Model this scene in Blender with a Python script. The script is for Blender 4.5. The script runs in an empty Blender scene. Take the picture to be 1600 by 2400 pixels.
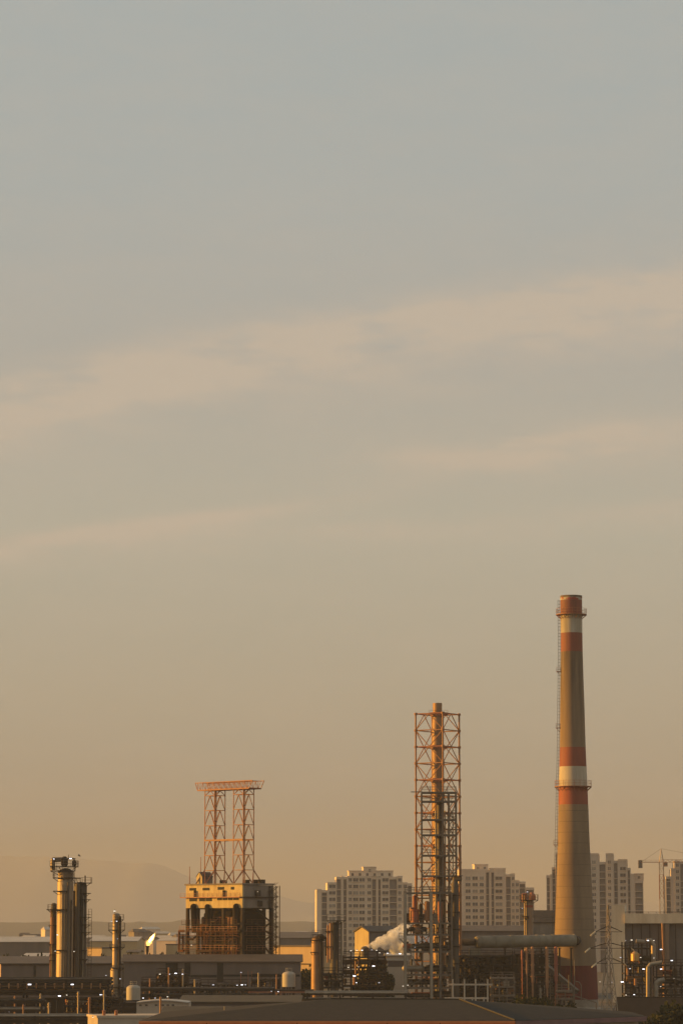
import bpy, math, random
from mathutils import Vector, Matrix, noise
R = math.radians
rnd = random.Random(11)
sc = bpy.context.scene
col = sc.collection

# ------------------------------------------------------------------ camera
F = 7143.0            # focal length in pixels of the 1600 x 2400 photograph
HOR = 2175.0          # row of the horizon
TH = math.atan((HOR - 1200) / F)
H = 20.0              # camera height above the plant's ground
cam = bpy.data.cameras.new("camera")
cam.lens = 36.0 * F / 2400.0
cam.sensor_width = 36.0
cam.clip_start = 1.0
cam.clip_end = 60000.0
camo = bpy.data.objects.new("camera", cam)
camo.location = (0, 0, H)
camo.rotation_euler = (R(90) + TH, 0, 0)
col.objects.link(camo)
sc.camera = camo

# ------------------------------------------------------------------ sky
SUN_AZ, SUN_EL = 5.0, 8.5       # degrees behind due left, degrees above the horizon
w = bpy.data.worlds.new("World"); sc.world = w; w.use_nodes = True
nt = w.node_tree; nt.nodes.clear()
def N(t, **kw):
    n = nt.nodes.new(t)
    for k, v in kw.items(): setattr(n, k, v)
    return n
L = nt.links.new
out = N('ShaderNodeOutputWorld')
sky = N('ShaderNodeTexSky', sky_type='NISHITA')
sky.sun_disc = False
sky.sun_elevation = R(SUN_EL)
sky.sun_rotation = R(-90 + SUN_AZ)
sky.air_density = 1.0; sky.dust_density = 5.0; sky.ozone_density = 1.5
bg1 = N('ShaderNodeBackground'); bg1.inputs[1].default_value = 0.05
L(sky.outputs[0], bg1.inputs[0])
# evening air: muted grey blue aloft, beige towards the horizon, with faint pink bands of high cloud
tc = N('ShaderNodeTexCoord')
sep = N('ShaderNodeSeparateXYZ'); L(tc.outputs['Generated'], sep.inputs[0])
ramp = N('ShaderNodeValToRGB')
stops = [(0.0, (.325, .325, .25)), (.04, (.42, .41, .335)), (.075, (.488, .46, .358)), (.13, (.53, .515, .42)),
         (.185, (.485, .48, .43)), (.24, (.455, .495, .475)), (.32, (.44, .50, .495)), (1.0, (.30, .34, .36))]
el = ramp.color_ramp.elements
while len(el) < len(stops): el.new(.5)
for e, (p, c) in zip(el, stops): e.position = p; e.color = (*c, 1)
L(sep.outputs[2], ramp.inputs[0])
def M(op, a, b=None, c=None):
    m = N('ShaderNodeMath', operation=op)
    for i, x in enumerate((a, b, c)):
        if x is None: continue
        if isinstance(x, (int, float)): m.inputs[i].default_value = x
        else: L(x, m.inputs[i])
    return m.outputs[0]
mp_ = N('ShaderNodeMapping'); L(tc.outputs['Generated'], mp_.inputs[0])
mp_.inputs['Rotation'].default_value = (0, R(9), 0)
mp_.inputs['Scale'].default_value = (22, 22, 85)
nz = N('ShaderNodeTexNoise'); nz.inputs['Scale'].default_value = 1.0; nz.inputs['Detail'].default_value = 9; nz.inputs['Roughness'].default_value = .64
L(mp_.outputs[0], nz.inputs[0])
wisp = N('ShaderNodeValToRGB'); wisp.color_ramp.elements[0].position = .27; wisp.color_ramp.elements[1].position = .70
L(nz.outputs[0], wisp.inputs[0])
def band(h0, slope, curve, width):
    # cloud bank whose height above the horizon climbs with the azimuth
    x = sep.outputs[0]
    mid = M('ADD', M('MULTIPLY_ADD', x, slope, h0), M('MULTIPLY', M('MULTIPLY', x, x), curve))
    d = M('DIVIDE', M('SUBTRACT', sep.outputs[2], mid), width)
    d = M('MAXIMUM', d, M('MULTIPLY', d, 1.8))      # crisper upper edge
    return M('POWER', 2.718, M('MULTIPLY', M('MULTIPLY', d, d), -1.0))
def near(x0, wx):
    d = M('DIVIDE', M('SUBTRACT', sep.outputs[0], x0), wx)
    return M('POWER', 2.718, M('MULTIPLY', M('MULTIPLY', d, d), -1.0))
b_ = M('ADD', M('MULTIPLY', band(.192, .159, -.31, .0145), 1.2), M('MULTIPLY', M('MULTIPLY', band(.1505, .095, 0, .0085), near(.07, .055)), 1.1))
b_ = M('ADD', b_, M('MULTIPLY', M('MULTIPLY', band(.1385, .12, 0, .0045), near(-.07, .06)), .9))
b_ = M('ADD', b_, M('MULTIPLY', band(.129, .06, 0, .006), .35))
b_ = M('ADD', b_, .13)
cl = M('MULTIPLY', M('MULTIPLY', b_, wisp.outputs[0]), 1.55)
cmix = N('ShaderNodeMixRGB'); cmix.inputs[2].default_value = (.66, .555, .435, 1)
L(M('MINIMUM', cl, .88), cmix.inputs[0]); L(ramp.outputs[0], cmix.inputs[1])
bg2 = N('ShaderNodeBackground'); bg2.inputs[1].default_value = 0.595
L(cmix.outputs[0], bg2.inputs[0])
mx = N('ShaderNodeMixShader'); mx.inputs[0].default_value = .82
L(bg1.outputs[0], mx.inputs[1]); L(bg2.outputs[0], mx.inputs[2]); L(mx.outputs[0], out.inputs[0])

# ------------------------------------------------------------------ sun and exposure
sl = bpy.data.lights.new("sun", 'SUN'); sl.energy = 5.0; sl.angle = R(.5); sl.color = (1.0, .49, .07)
so = bpy.data.objects.new("sun", sl); col.objects.link(so)
sdir = Vector((-math.cos(R(SUN_AZ)) * math.cos(R(SUN_EL)), math.sin(R(SUN_AZ)) * math.cos(R(SUN_EL)), math.sin(R(SUN_EL))))
so.rotation_euler = sdir.to_track_quat('Z', 'Y').to_euler()
so.location = (-200, 200, 300)
vs = sc.view_settings
sc.display_settings.display_device = 'sRGB'
vs.view_transform = 'Standard'; vs.look = 'None'; vs.exposure = 0.75; vs.gamma = 1.0
sc.render.engine = 'CYCLES'
sc.cycles.use_denoising = True
sc.cycles.volume_bounces = 4
sc.cycles.max_bounces = 5
sc.cycles.sample_clamp_indirect = 4

# ------------------------------------------------------------------ helpers
CT, ST = math.cos(TH), math.sin(TH)
def pos(px, py, D):
    dx, dy = (px - 800) / F, (1200 - py) / F
    d = Vector((dx, CT - dy * ST, ST + dy * CT))
    t = D / d.y
    return Vector((d.x * t, D, H + d.z * t))
def X(px, D, py=HOR): return pos(px, py, D).x
def Z(py, D): return pos(800, py, D).z
def mp(D): return D * CT / F

mats = {}
def mat(name, c, c2=None, scale=.6, rough=.75, metal=0.0, streak=1.0, emit=None, emit_s=0.0, lo=.35, hi=.68, spec=.5, bump=0.0):
    if name in mats: return mats[name]
    m = bpy.data.materials.new(name); m.use_nodes = True
    t = m.node_tree; b = t.nodes['Principled BSDF']
    b.inputs['Base Color'].default_value = (*c, 1)
    b.inputs['Roughness'].default_value = rough; b.inputs['Metallic'].default_value = metal
    b.inputs['Specular IOR Level'].default_value = spec
    b.inputs['Diffuse Roughness'].default_value = .15
    if c2 is not None:
        tcn = t.nodes.new('ShaderNodeTexCoord'); mpn = t.nodes.new('ShaderNodeMapping')
        mpn.inputs['Scale'].default_value = (scale, scale, scale / streak)
        nn = t.nodes.new('ShaderNodeTexNoise'); nn.inputs['Detail'].default_value = 6; nn.inputs['Scale'].default_value = 1
        nn.inputs['Roughness'].default_value = .6
        cr = t.nodes.new('ShaderNodeValToRGB')
        cr.color_ramp.elements[0].position = lo; cr.color_ramp.elements[1].position = hi
        cr.color_ramp.elements[0].color = (*c, 1); cr.color_ramp.elements[1].color = (*c2, 1)
        t.links.new(tcn.outputs['Object'], mpn.inputs[0]); t.links.new(mpn.outputs[0], nn.inputs[0])
        t.links.new(nn.outputs[0], cr.inputs[0]); t.links.new(cr.outputs[0], b.inputs['Base Color'])
        if bump:
            bp = t.nodes.new('ShaderNodeBump'); bp.inputs['Strength'].default_value = bump
            t.links.new(nn.outputs[0], bp.inputs['Height']); t.links.new(bp.outputs[0], b.inputs['Normal'])
    if emit:
        b.inputs['Emission Color'].default_value = (*emit, 1); b.inputs['Emission Strength'].default_value = emit_s
    mats[name] = m
    return m
concrete = mat('chimney_concrete', (.31, .215, .13), (.20, .135, .083), .35, .9, streak=6, lo=.3, hi=.72)
def add_soot(m, z0, z1, amount):
    # soot that settled on the shaft below the mouth, broken up by streaks
    t = m.node_tree; b = t.nodes['Principled BSDF']; src = b.inputs['Base Color'].links[0].from_socket
    tcn = t.nodes.new('ShaderNodeTexCoord'); sp = t.nodes.new('ShaderNodeSeparateXYZ'); t.links.new(tcn.outputs['Object'], sp.inputs[0])
    mr = t.nodes.new('ShaderNodeMapRange'); mr.inputs['From Min'].default_value = z0; mr.inputs['From Max'].default_value = z1; t.links.new(sp.outputs[2], mr.inputs['Value'])
    mpn = t.nodes.new('ShaderNodeMapping'); mpn.inputs['Scale'].default_value = (1.1, 1.1, .06); t.links.new(tcn.outputs['Object'], mpn.inputs[0])
    nn = t.nodes.new('ShaderNodeTexNoise'); nn.inputs['Scale'].default_value = 1; nn.inputs['Detail'].default_value = 4; t.links.new(mpn.outputs[0], nn.inputs[0])
    cr = t.nodes.new('ShaderNodeMapRange'); cr.inputs['From Min'].default_value = .25; cr.inputs['From Max'].default_value = .6; t.links.new(nn.outputs[0], cr.inputs['Value'])
    mu = t.nodes.new('ShaderNodeMath'); mu.operation = 'MULTIPLY'; t.links.new(mr.outputs[0], mu.inputs[0]); t.links.new(cr.outputs[0], mu.inputs[1])
    mu2 = t.nodes.new('ShaderNodeMath'); mu2.operation = 'MULTIPLY'; mu2.inputs[1].default_value = amount; t.links.new(mu.outputs[0], mu2.inputs[0])
    mix = t.nodes.new('ShaderNodeMixRGB'); mix.inputs[2].default_value = (.06, .045, .032, 1); t.links.new(mu2.outputs[0], mix.inputs[0]); t.links.new(src, mix.inputs[1]); t.links.new(mix.outputs[0], b.inputs['Base Color'])
add_soot(concrete, Z(1760, 700), Z(1540, 700), .75)
red_paint = mat('red_paint', (.34, .085, .045), (.24, .07, .042), .5, .75, streak=5)
add_soot(red_paint, Z(1860, 700), Z(1420, 700), .55)
dark_red_paint = mat('dark_red_paint', (.17, .022, .018), (.115, .018, .014), .4, .75, streak=4)
peel_paint = mat('peeling_paint', (.33, .055, .035), (.40, .36, .27), .9, .8, streak=.6, lo=.46, hi=.52)
white_paint = mat('white_paint', (.60, .52, .39), (.47, .39, .28), .5, .7, streak=5)
chim_white = mat('chimney_white_paint', (.60, .52, .39), (.45, .37, .26), .5, .8, streak=6)
add_soot(chim_white, Z(1990, 700), Z(1420, 700), .5)
plinth_m = mat('plinth_concrete', (.33, .28, .22), (.24, .2, .16), .5, .9)
steel = mat('grey_steel', (.22, .17, .13), (.14, .105, .075), .8, .65, .1, spec=.25)
pale_steel = mat('pale_steel', (.36, .30, .23), (.28, .22, .15), .8, .6, .1)
dark_steel = mat('dark_steel', (.036, .029, .024), (.06, .04, .027), .6, .8, spec=.12)
dark_rust = mat('dark_rust_steel', (.10, .042, .022), (.15, .065, .03), .8, .8, spec=.1)
rust_steel = mat('rust_red_steel', (.30, .10, .05), (.42, .19, .09), .8, .7)
orange_steel = mat('orange_oxide_steel', (.40, .20, .09), (.30, .13, .06), .7, .7)
clad = mat('vessel_cladding', (.36, .28, .20), (.25, .195, .14), .35, .60, .75, streak=4)
clad_dark = mat('dark_cladding', (.13, .105, .08), (.075, .06, .046), .4, .65, .2, streak=4, spec=.3)
pipe_m = mat('pipe_cladding', (.36, .30, .22), (.25, .20, .15), .6, .58, .6)
pipe_dark = mat('dark_pipe', (.07, .055, .042), (.04, .032, .025), .6, .7, spec=.15)
rust_pipe = mat('rusty_stack_pipe', (.34, .205, .11), (.23, .13, .07), .45, .6, .35, streak=4)
portal_m = mat('portal_paint', (.52, .44, .34), (.44, .36, .27), .8, .7)
red_pipe = mat('red_oxide_pipe', (.35, .08, .045), (.28, .10, .055), .6, .6)
duct_m = mat('duct_cladding', (.30, .25, .175), (.19, .155, .105), .4, .7, .1)
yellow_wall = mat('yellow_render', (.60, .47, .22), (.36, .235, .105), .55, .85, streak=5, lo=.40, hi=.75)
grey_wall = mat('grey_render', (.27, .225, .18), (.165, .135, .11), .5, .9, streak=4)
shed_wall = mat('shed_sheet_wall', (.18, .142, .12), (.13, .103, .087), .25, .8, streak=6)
shed_roof = mat('shed_sheet_roof', (.085, .065, .05), (.125, .092, .068), .2, .8)
pale_roof = mat('pale_sheet_roof', (.55, .49, .41), (.44, .38, .31), .2, .7)
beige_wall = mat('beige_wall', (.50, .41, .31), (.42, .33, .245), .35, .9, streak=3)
lit_wall = mat('sunlit_ochre_wall', (.56, .40, .21), (.48, .33, .17), .25, .9, streak=3)  # sunlit gold put into the base colour of these walls
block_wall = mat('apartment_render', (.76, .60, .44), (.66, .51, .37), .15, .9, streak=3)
block_grey = mat('apartment_grey_render', (.62, .50, .385), (.53, .425, .325), .15, .9, streak=3)
glass = mat('dark_glass', (.11, .088, .075), rough=.25)
loggia_m = mat('loggia_glazing', (.27, .22, .19), (.19, .155, .14), .3, .35)
opening = mat('dark_opening', (.018, .018, .015), rough=.9)
shingle = mat('roof_shingle', (.036, .030, .023), (.050, .041, .031), 1.6, .95, bump=.2, spec=.2)
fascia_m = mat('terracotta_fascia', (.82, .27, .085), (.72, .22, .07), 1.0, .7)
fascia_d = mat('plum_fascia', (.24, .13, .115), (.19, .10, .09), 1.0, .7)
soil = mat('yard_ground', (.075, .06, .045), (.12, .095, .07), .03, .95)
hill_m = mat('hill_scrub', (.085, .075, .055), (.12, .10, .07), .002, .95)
leaf_m = mat('dark_foliage', (.020, .026, .012), (.04, .042, .019), 1.2, .9, spec=.05)
leaf_b = mat('olive_foliage', (.028, .030, .014), (.05, .046, .022), 1.2, .9, spec=.05)
bark = mat('bark', (.06, .045, .03), (.09, .065, .045), 2, .9)
lamp_m = mat('lit_lamp', (.9, .9, .9), emit=(.93, .92, 1.0), emit_s=1.6)
flame_m = mat('gas_flame', (0, 0, 0), emit=(1.0, .55, .12), emit_s=1.7)
flame_core = mat('gas_flame_core', (0, 0, 0), emit=(1.0, .84, .45), emit_s=2.6)
insul = mat('insulator_ceramic', (.62, .54, .38), (.52, .44, .3), 2, .4)
tank_m = mat('tank_paint', (.46, .40, .31), (.40, .34, .26), .4, .6)
crane_w = mat('crane_cream', (.52, .40, .30), rough=.7)
bird_m = mat('bird_feathers', (.03, .025, .02), rough=.9)

class MB:
    def __init__(s): s.v = []; s.f = []; s.sm = []; s.mi = []; s.m = 0
    def add(s, vs_, fs, smooth=False):
        o = len(s.v); s.v += [tuple(p) for p in vs_]
        for f in fs: s.f.append([i + o for i in f]); s.sm.append(smooth); s.mi.append(s.m)
        return s
    def poly(s, pts): return s.add(pts, [list(range(len(pts)))])
    def box(s, x0, x1, y0, y1, z0, z1):
        v = [(x, y, z) for z in (z0, z1) for x, y in ((x0, y0), (x1, y0), (x1, y1), (x0, y1))]
        return s.add(v, [(3, 2, 1, 0), (4, 5, 6, 7), (0, 1, 5, 4), (1, 2, 6, 5), (2, 3, 7, 6), (3, 0, 4, 7)])
    def beam(s, p, q, a, b=None):
        p, q = Vector(p), Vector(q); b = b or a
        d = q - p
        if d.length < 1e-6: return s
        d.normalize()
        u = Vector((0, 0, 1)).cross(d)
        if u.length < 1e-3: u = Vector((1, 0, 0))
        u.normalize(); n = d.cross(u)
        v = [c + u * i * a / 2 + n * j * b / 2 for c in (p, q) for i, j in ((-1, -1), (1, -1), (1, 1), (-1, 1))]
        return s.add(v, [(3, 2, 1, 0), (4, 5, 6, 7), (0, 1, 5, 4), (1, 2, 6, 5), (2, 3, 7, 6), (3, 0, 4, 7)])
    def tube(s, p, q, r, r2=None, n=10):
        p, q = Vector(p), Vector(q); r2 = r if r2 is None else r2
        d = (q - p).normalized(); u = d.orthogonal().normalized(); k = d.cross(u)
        ring = lambda c, rr: [c + (u * math.cos(2 * math.pi * i / n) + k * math.sin(2 * math.pi * i / n)) * rr for i in range(n)]
        a, b = ring(p, r), ring(q, r2)
        s.add(a + b, [(i, (i + 1) % n, n + (i + 1) % n, n + i) for i in range(n)], True)
        s.add(a, [list(range(n))[::-1]]); s.add(b, [list(range(n))])
        return s
    def pipe(s, pts, r, n=10):
        # bent pipe with an elbow ball at each bend
        for a, b in zip(pts, pts[1:]): s.tube(a, b, r, n=n)
        for p in pts[1:-1]: s.ball(p, r * 1.02, 8, 5)
        return s
    def ball(s, c, r, n=10, m=6, sz=1.0):
        c = Vector(c); v = []
        for j in range(m + 1):
            t = math.pi * j / m
            for i in range(n):
                a = 2 * math.pi * i / n
                v.append(c + Vector((math.cos(a) * math.sin(t) * r, math.sin(a) * math.sin(t) * r, -math.cos(t) * r * sz)))
        fs = [(j * n + i, j * n + (i + 1) % n, (j + 1) * n + (i + 1) % n, (j + 1) * n + i) for j in range(m) for i in range(n)]
        return s.add(v, fs, True)
    def lathe(s, prof, n=32, c=(0, 0), mi=None, cap=True):
        v = []
        for r, z in prof:
            for i in range(n):
                a = 2 * math.pi * i / n
                v.append((c[0] + r * math.cos(a), c[1] + r * math.sin(a), z))
        for j in range(len(prof) - 1):
            if mi: s.m = mi[j]
            o = v[j * n:(j + 2) * n]
            s.add(o, [(i, (i + 1) % n, n + (i + 1) % n, n + i) for i in range(n)], True)
        if cap:
            s.add(v[:n], [list(range(n))[::-1]]); s.add(v[-n:], [list(range(n))])
        return s
    def ring(s, c, ri, ro, h, n=24):
        v = []
        for r, z in ((ri, 0), (ro, 0), (ro, h), (ri, h)):
            for i in range(n):
                a = 2 * math.pi * i / n
                v.append((c[0] + r * math.cos(a), c[1] + r * math.sin(a), c[2] + z))
        return s.add(v, [(j * n + i, j * n + (i + 1) % n, ((j + 1) % 4) * n + (i + 1) % n, ((j + 1) % 4) * n + i) for j in range(4) for i in range(n)])
    def rail_ring(s, c, r, h=1.1, n=16, w_=.06):
        P = [Vector((c[0] + r * math.cos(2 * math.pi * i / n), c[1] + r * math.sin(2 * math.pi * i / n), c[2])) for i in range(n)]
        for i in range(n):
            a, b = P[i], P[(i + 1) % n]
            s.beam(a, a + Vector((0, 0, h)), w_)
            for k in (.5, 1): s.beam(a + Vector((0, 0, h * k)), b + Vector((0, 0, h * k)), w_)
        return s
    def rail(s, p, q, h=1.1, step=1.6, w_=.07):
        p, q = Vector(p), Vector(q); n = max(1, int((q - p).length / step)); up = Vector((0, 0, h))
        for i in range(n + 1):
            a = p.lerp(q, i / n); s.beam(a, a + up, w_)
        for k in (.5, 1): s.beam(p + up * k, q + up * k, w_)
        return s
    def build(s, name, m, parent=None, loc=None):
        me = bpy.data.meshes.new(name); me.from_pydata(s.v, [], s.f)
        for x in (m if isinstance(m, (list, tuple)) else [m]): me.materials.append(x)
        me.polygons.foreach_set('use_smooth', s.sm); me.polygons.foreach_set('material_index', s.mi)
        me.update()
        o = bpy.data.objects.new(name, me); col.objects.link(o)
        if parent: o.parent = parent
        if loc is not None: o.location = loc
        return o

def tag(o, label, cat, group=None):
    o['label'] = label; o['category'] = cat
    if group: o['group'] = group
    return o
def thing(name, label, cat, loc, rz=0.0, group=None):
    o = bpy.data.objects.new(name, None); col.objects.link(o)
    o.empty_display_size = .5
    o.location = loc; o.rotation_euler = (0, 0, rz)
    return tag(o, label, cat, group)
def structure(name, mb, m):
    o = mb.build(name, m); o['kind'] = 'structure'; return o
def local(root, p):
    return Matrix.Rotation(-root.rotation_euler.z, 3, 'Z') @ (Vector(p) - root.location)
def copy_tree(o, parent=None):
    c = o.copy(); col.objects.link(c)
    if parent: c.parent = parent
    for ch in list(o.children): copy_tree(ch, c)
    return c
lamp_meshes = {}
lamp_kinds = [lamp_m, mat('lit_lamp_warm', (.9, .9, .9), emit=(1.0, .86, .66), emit_s=.9), mat('lit_lamp_dim', (.8, .8, .8), emit=(.9, .88, 1.0), emit_s=.55)]
lq = random.Random(8)
def lamp(root, px, py, D, s=1.0):
    s *= .6
    # a lit floodlight on a short bracket, part of the structure it is fixed to
    vi = 0 if s > .5 else lq.choice((0, 1, 1, 2)); key = (round(s, 2), vi)
    if key not in lamp_meshes:
        b = MB(); b.box(-.42 * s, .42 * s, -.2 * s, .2 * s, -.18 * s, .1 * s)
        h = MB(); h.box(-.48 * s, .48 * s, -.17 * s, .26 * s, .104 * s, .22 * s); h.beam((0, .1 * s, .2 * s), (0, .8 * s, .5 * s), .08)
        lamp_meshes[key] = (b, h)
    b, h = lamp_meshes[key]
    p = local(root, pos(px, py, D))
    if isinstance(b, MB):
        o = h.build('floodlight', dark_steel, root, p); g = b.build('lit_lens', lamp_kinds[vi], o)
        lamp_meshes[key] = (g.data, o.data); return o
    o = bpy.data.objects.new('floodlight', h); col.objects.link(o); o.parent = root; o.location = p
    g = bpy.data.objects.new('lit_lens', b); col.objects.link(g); g.parent = o
    return o

# ------------------------------------------------------------------ ground, hills
g = MB(); g.poly([(-9000, 60, 0), (9000, 60, 0), (9000, 30000, 0), (-9000, 30000, 0)])
structure('ground', g, soil)
def ridge(name, D, pts, depth, m, rough, seed):
    # pts: (photo column, photo row of the crest)
    b = MB(); cols_ = []
    x0, x1 = pts[0][0], pts[-1][0]; n = 150
    for i in range(n + 1):
        px = x0 + (x1 - x0) * i / n
        for (a, ya), (c, yc) in zip(pts, pts[1:]):
            if a <= px <= c:
                t = (px - a) / (c - a); t = t * t * (3 - 2 * t); y = ya + (yc - ya) * t; break
        y -= rough * (noise.noise((px * .012, seed, 0)) + .5 * noise.noise((px * .04, seed, 3)) + .3 * noise.noise((px * .13, seed, 7)))
        zz = max(1.0, Z(y, D)); xx = X(px, D)
        cols_.append([(xx, D - depth, -.5), (xx, D - depth * .5, zz * .42), (xx, D - depth * .2, zz * .83), (xx, D, zz), (xx, D + depth * .5, zz * .5), (xx, D + depth, -.5)])
    k = len(cols_[0]); v = [p for c in cols_ for p in c]
    b.add(v, [(i * k + j, (i + 1) * k + j, (i + 1) * k + j + 1, i * k + j + 1) for i in range(n) for j in range(k - 1)], True)
    return structure(name, b, m)
ridge('far_hills', 17000, [(-700, 2050), (-120, 2004), (120, 2008), (330, 2022), (520, 2072), (760, 2118), (1000, 2128), (1400, 2118), (1700, 2098), (2300, 2080)], 2500, mat('hazy_far_hill', (.50, .47, .43), (.44, .41, .37), .001, .95), 5, 2.0)  # paler than scrub: distance haze is put into the hill colour
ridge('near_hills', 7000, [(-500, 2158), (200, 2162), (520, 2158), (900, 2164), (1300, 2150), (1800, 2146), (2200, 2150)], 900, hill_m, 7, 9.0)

# ------------------------------------------------------------------ buildings
def gable_shed(name, label, cat, px0, px1, ye, yr, D, depth, wall, roof, rz=0.0, group=None, ridge_back=.5):
    """long shed: front eave row ye, ridge row yr, root at the middle of its front foot"""
    root = thing(name, label, cat, (X((px0 + px1) / 2, D), D, 0), rz, group)
    hw = (px1 - px0) / 2 * mp(D) / math.cos(rz)
    ze = Z(ye, D); yrk = depth * ridge_back; zr = Z(yr, D + yrk)
    b = MB(); b.box(-hw, hw, 0, depth, 0, ze - .002)
    for sx in (-hw, hw): b.poly([(sx, 0, ze), (sx, depth, ze), (sx, yrk, zr)])
    b.build('wall', wall, root)
    r_ = MB(); o = .5
    for (ya, za, yb, zb) in ((-o, ze - .05, yrk, zr + .12), (yrk, zr + .12, depth + o, ze - .05)):
        v = [(-hw - o, ya, za), (hw + o, ya, za), (hw + o, yb, zb), (-hw - o, yb, zb)]
        v += [(x, y, z + .22) for x, y, z in v]
        r_.add(v, [(3, 2, 1, 0), (4, 5, 6, 7), (0, 1, 5, 4), (1, 2, 6, 5), (2, 3, 7, 6), (3, 0, 4, 7)])
    r_.build('roof', roof, root)
    return root, hw, ze, zr
def front_part(root, name, px0, px1, py0, py1, D, m, t=.12, off=0.0):
    a, b = local(root, pos(px0, py0, D)), local(root, pos(px1, py1, D))
    q = MB(); q.box(a.x, b.x, -t - off, -.003 - off, min(a.z, b.z), max(a.z, b.z))
    return q.build(name, m, root)

# sheds and warehouses across the middle distance
s1, hw, ze, zr = gable_shed('warehouse', 'long grey warehouse with dark downpipes behind the tall left columns', 'warehouse', 7, 288, 2259, 2244, 800, 30, shed_wall, shed_roof, R(8))
MB().box(-hw - .08, -hw - .004, .1, 29.9, 0, ze - .1).build('end_wall', lit_wall, s1)  # ochre sheet gives the grey end wall its sunlit tone
for px in (84, 194): MB().box((px - 147.5) * mp(800) - .3, (px - 147.5) * mp(800) + .3, -.3, -.004, 0, ze - .4).build('downpipe', opening, s1)
MB().box(-hw, hw, -.35, -.004, ze - .35, ze - .06).build('gutter', dark_steel, s1)
s2, hw, ze, zr = gable_shed('warehouse', 'long grey warehouse with black doorways in front of the boiler house', 'warehouse', 291, 704, 2255, 2240, 745, 10, shed_wall, shed_roof)
for a, b, c, d in ((389, 417, 2257, 2281), (433, 446, 2257, 2291), (509, 523, 2257, 2302)): front_part(s2, 'doorway', a, b, c, d, 745, opening, .10)
front_part(s2, 'dark_band', 447, 508, 2285, 2291, 745, opening, .06); front_part(s2, 'dark_band', 524, 703, 2284, 2289, 745, opening, .06)
gable_shed('warehouse', 'far pale roofed shed with brown wall at the left edge', 'warehouse', -80, 122, 2208, 2197, 1250, 60, shed_wall, pale_roof)
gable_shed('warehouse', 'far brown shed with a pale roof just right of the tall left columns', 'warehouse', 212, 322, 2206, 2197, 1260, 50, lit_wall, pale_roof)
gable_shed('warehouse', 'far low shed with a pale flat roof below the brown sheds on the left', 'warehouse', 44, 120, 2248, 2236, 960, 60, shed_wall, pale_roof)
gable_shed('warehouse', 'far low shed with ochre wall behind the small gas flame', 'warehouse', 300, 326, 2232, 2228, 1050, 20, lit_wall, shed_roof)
gable_shed('warehouse', 'far grey shed with a pale eave left of the left apartment block', 'warehouse', 655, 742, 2199, 2186, 1300, 60, shed_wall, shed_roof)
def ochre_box(label, px0, px1, ytop, D, rz=R(-42), depth=10):
    root = thing('storage_building', label, 'building', (X(px0, D), D, 0), rz)
    wd = (px1 - px0) * mp(D) / math.cos(rz); z = Z(ytop, D)
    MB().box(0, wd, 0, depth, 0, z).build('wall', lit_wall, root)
    MB().box(-.2, wd + .2, -.2, depth + .2, z + .003, z + .5).build('roof', shed_roof, root)
    MB().box(0, wd, -.16, -.003, z * .62, z * .62 + .35).build('ledge', dark_steel, root)
    return root
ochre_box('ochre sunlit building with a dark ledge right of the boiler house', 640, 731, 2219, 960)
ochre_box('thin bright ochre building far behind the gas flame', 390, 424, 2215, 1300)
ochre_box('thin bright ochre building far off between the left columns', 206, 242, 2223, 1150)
gable_shed('warehouse', 'grey shed with a low dark roof behind the big horizontal duct', 'warehouse', 1074, 1236, 2183, 2172, 880, 22, shed_wall, shed_roof)
s3, *_ = gable_shed('warehouse', 'dark stepped shed left of the striped chimney', 'warehouse', 1247, 1330, 2163, 2136, 900, 36, grey_wall, dark_steel)
front_part(s3, 'parapet', 1247, 1330, 2148, 2151, 900, shed_roof, .5)
bb, *_ = gable_shed('small_building', 'beige building with a dark window strip left of the braced stack', 'building', 905, 956, 2240, 2237, 770, 14, beige_wall, pale_roof)
front_part(bb, 'window_strip', 909, 954, 2252, 2266, 770, glass, .08); front_part(bb, 'cornice', 904, 957, 2247, 2251, 770, pale_roof, .3)
# yellow gable shed
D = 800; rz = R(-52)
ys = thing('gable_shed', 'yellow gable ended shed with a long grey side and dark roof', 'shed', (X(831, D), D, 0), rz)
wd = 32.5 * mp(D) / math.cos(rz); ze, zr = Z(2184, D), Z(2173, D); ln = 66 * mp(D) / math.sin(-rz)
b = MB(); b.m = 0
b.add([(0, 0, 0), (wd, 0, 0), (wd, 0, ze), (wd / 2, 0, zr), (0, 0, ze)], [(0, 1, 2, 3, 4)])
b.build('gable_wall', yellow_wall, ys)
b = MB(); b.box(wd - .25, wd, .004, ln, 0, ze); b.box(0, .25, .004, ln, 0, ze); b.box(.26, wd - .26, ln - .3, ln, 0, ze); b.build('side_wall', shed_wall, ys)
b = MB()
for sx, (xa, za, xb, zb) in enumerate(((-.3, ze - .1, wd / 2, zr + .05), (wd / 2, zr + .05, wd + .3, ze - .1))):
    v = [(xa, -.3, za), (xb, -.3, zb), (xb, ln + .3, zb), (xa, ln + .3, za)]; v += [(x, y, z + .3) for x, y, z in v]
    b.add(v, [(3, 2, 1, 0), (4, 5, 6, 7), (0, 1, 5, 4), (1, 2, 6, 5), (2, 3, 7, 6), (3, 0, 4, 7)])
b.build('roof', shed_roof, ys)

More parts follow.
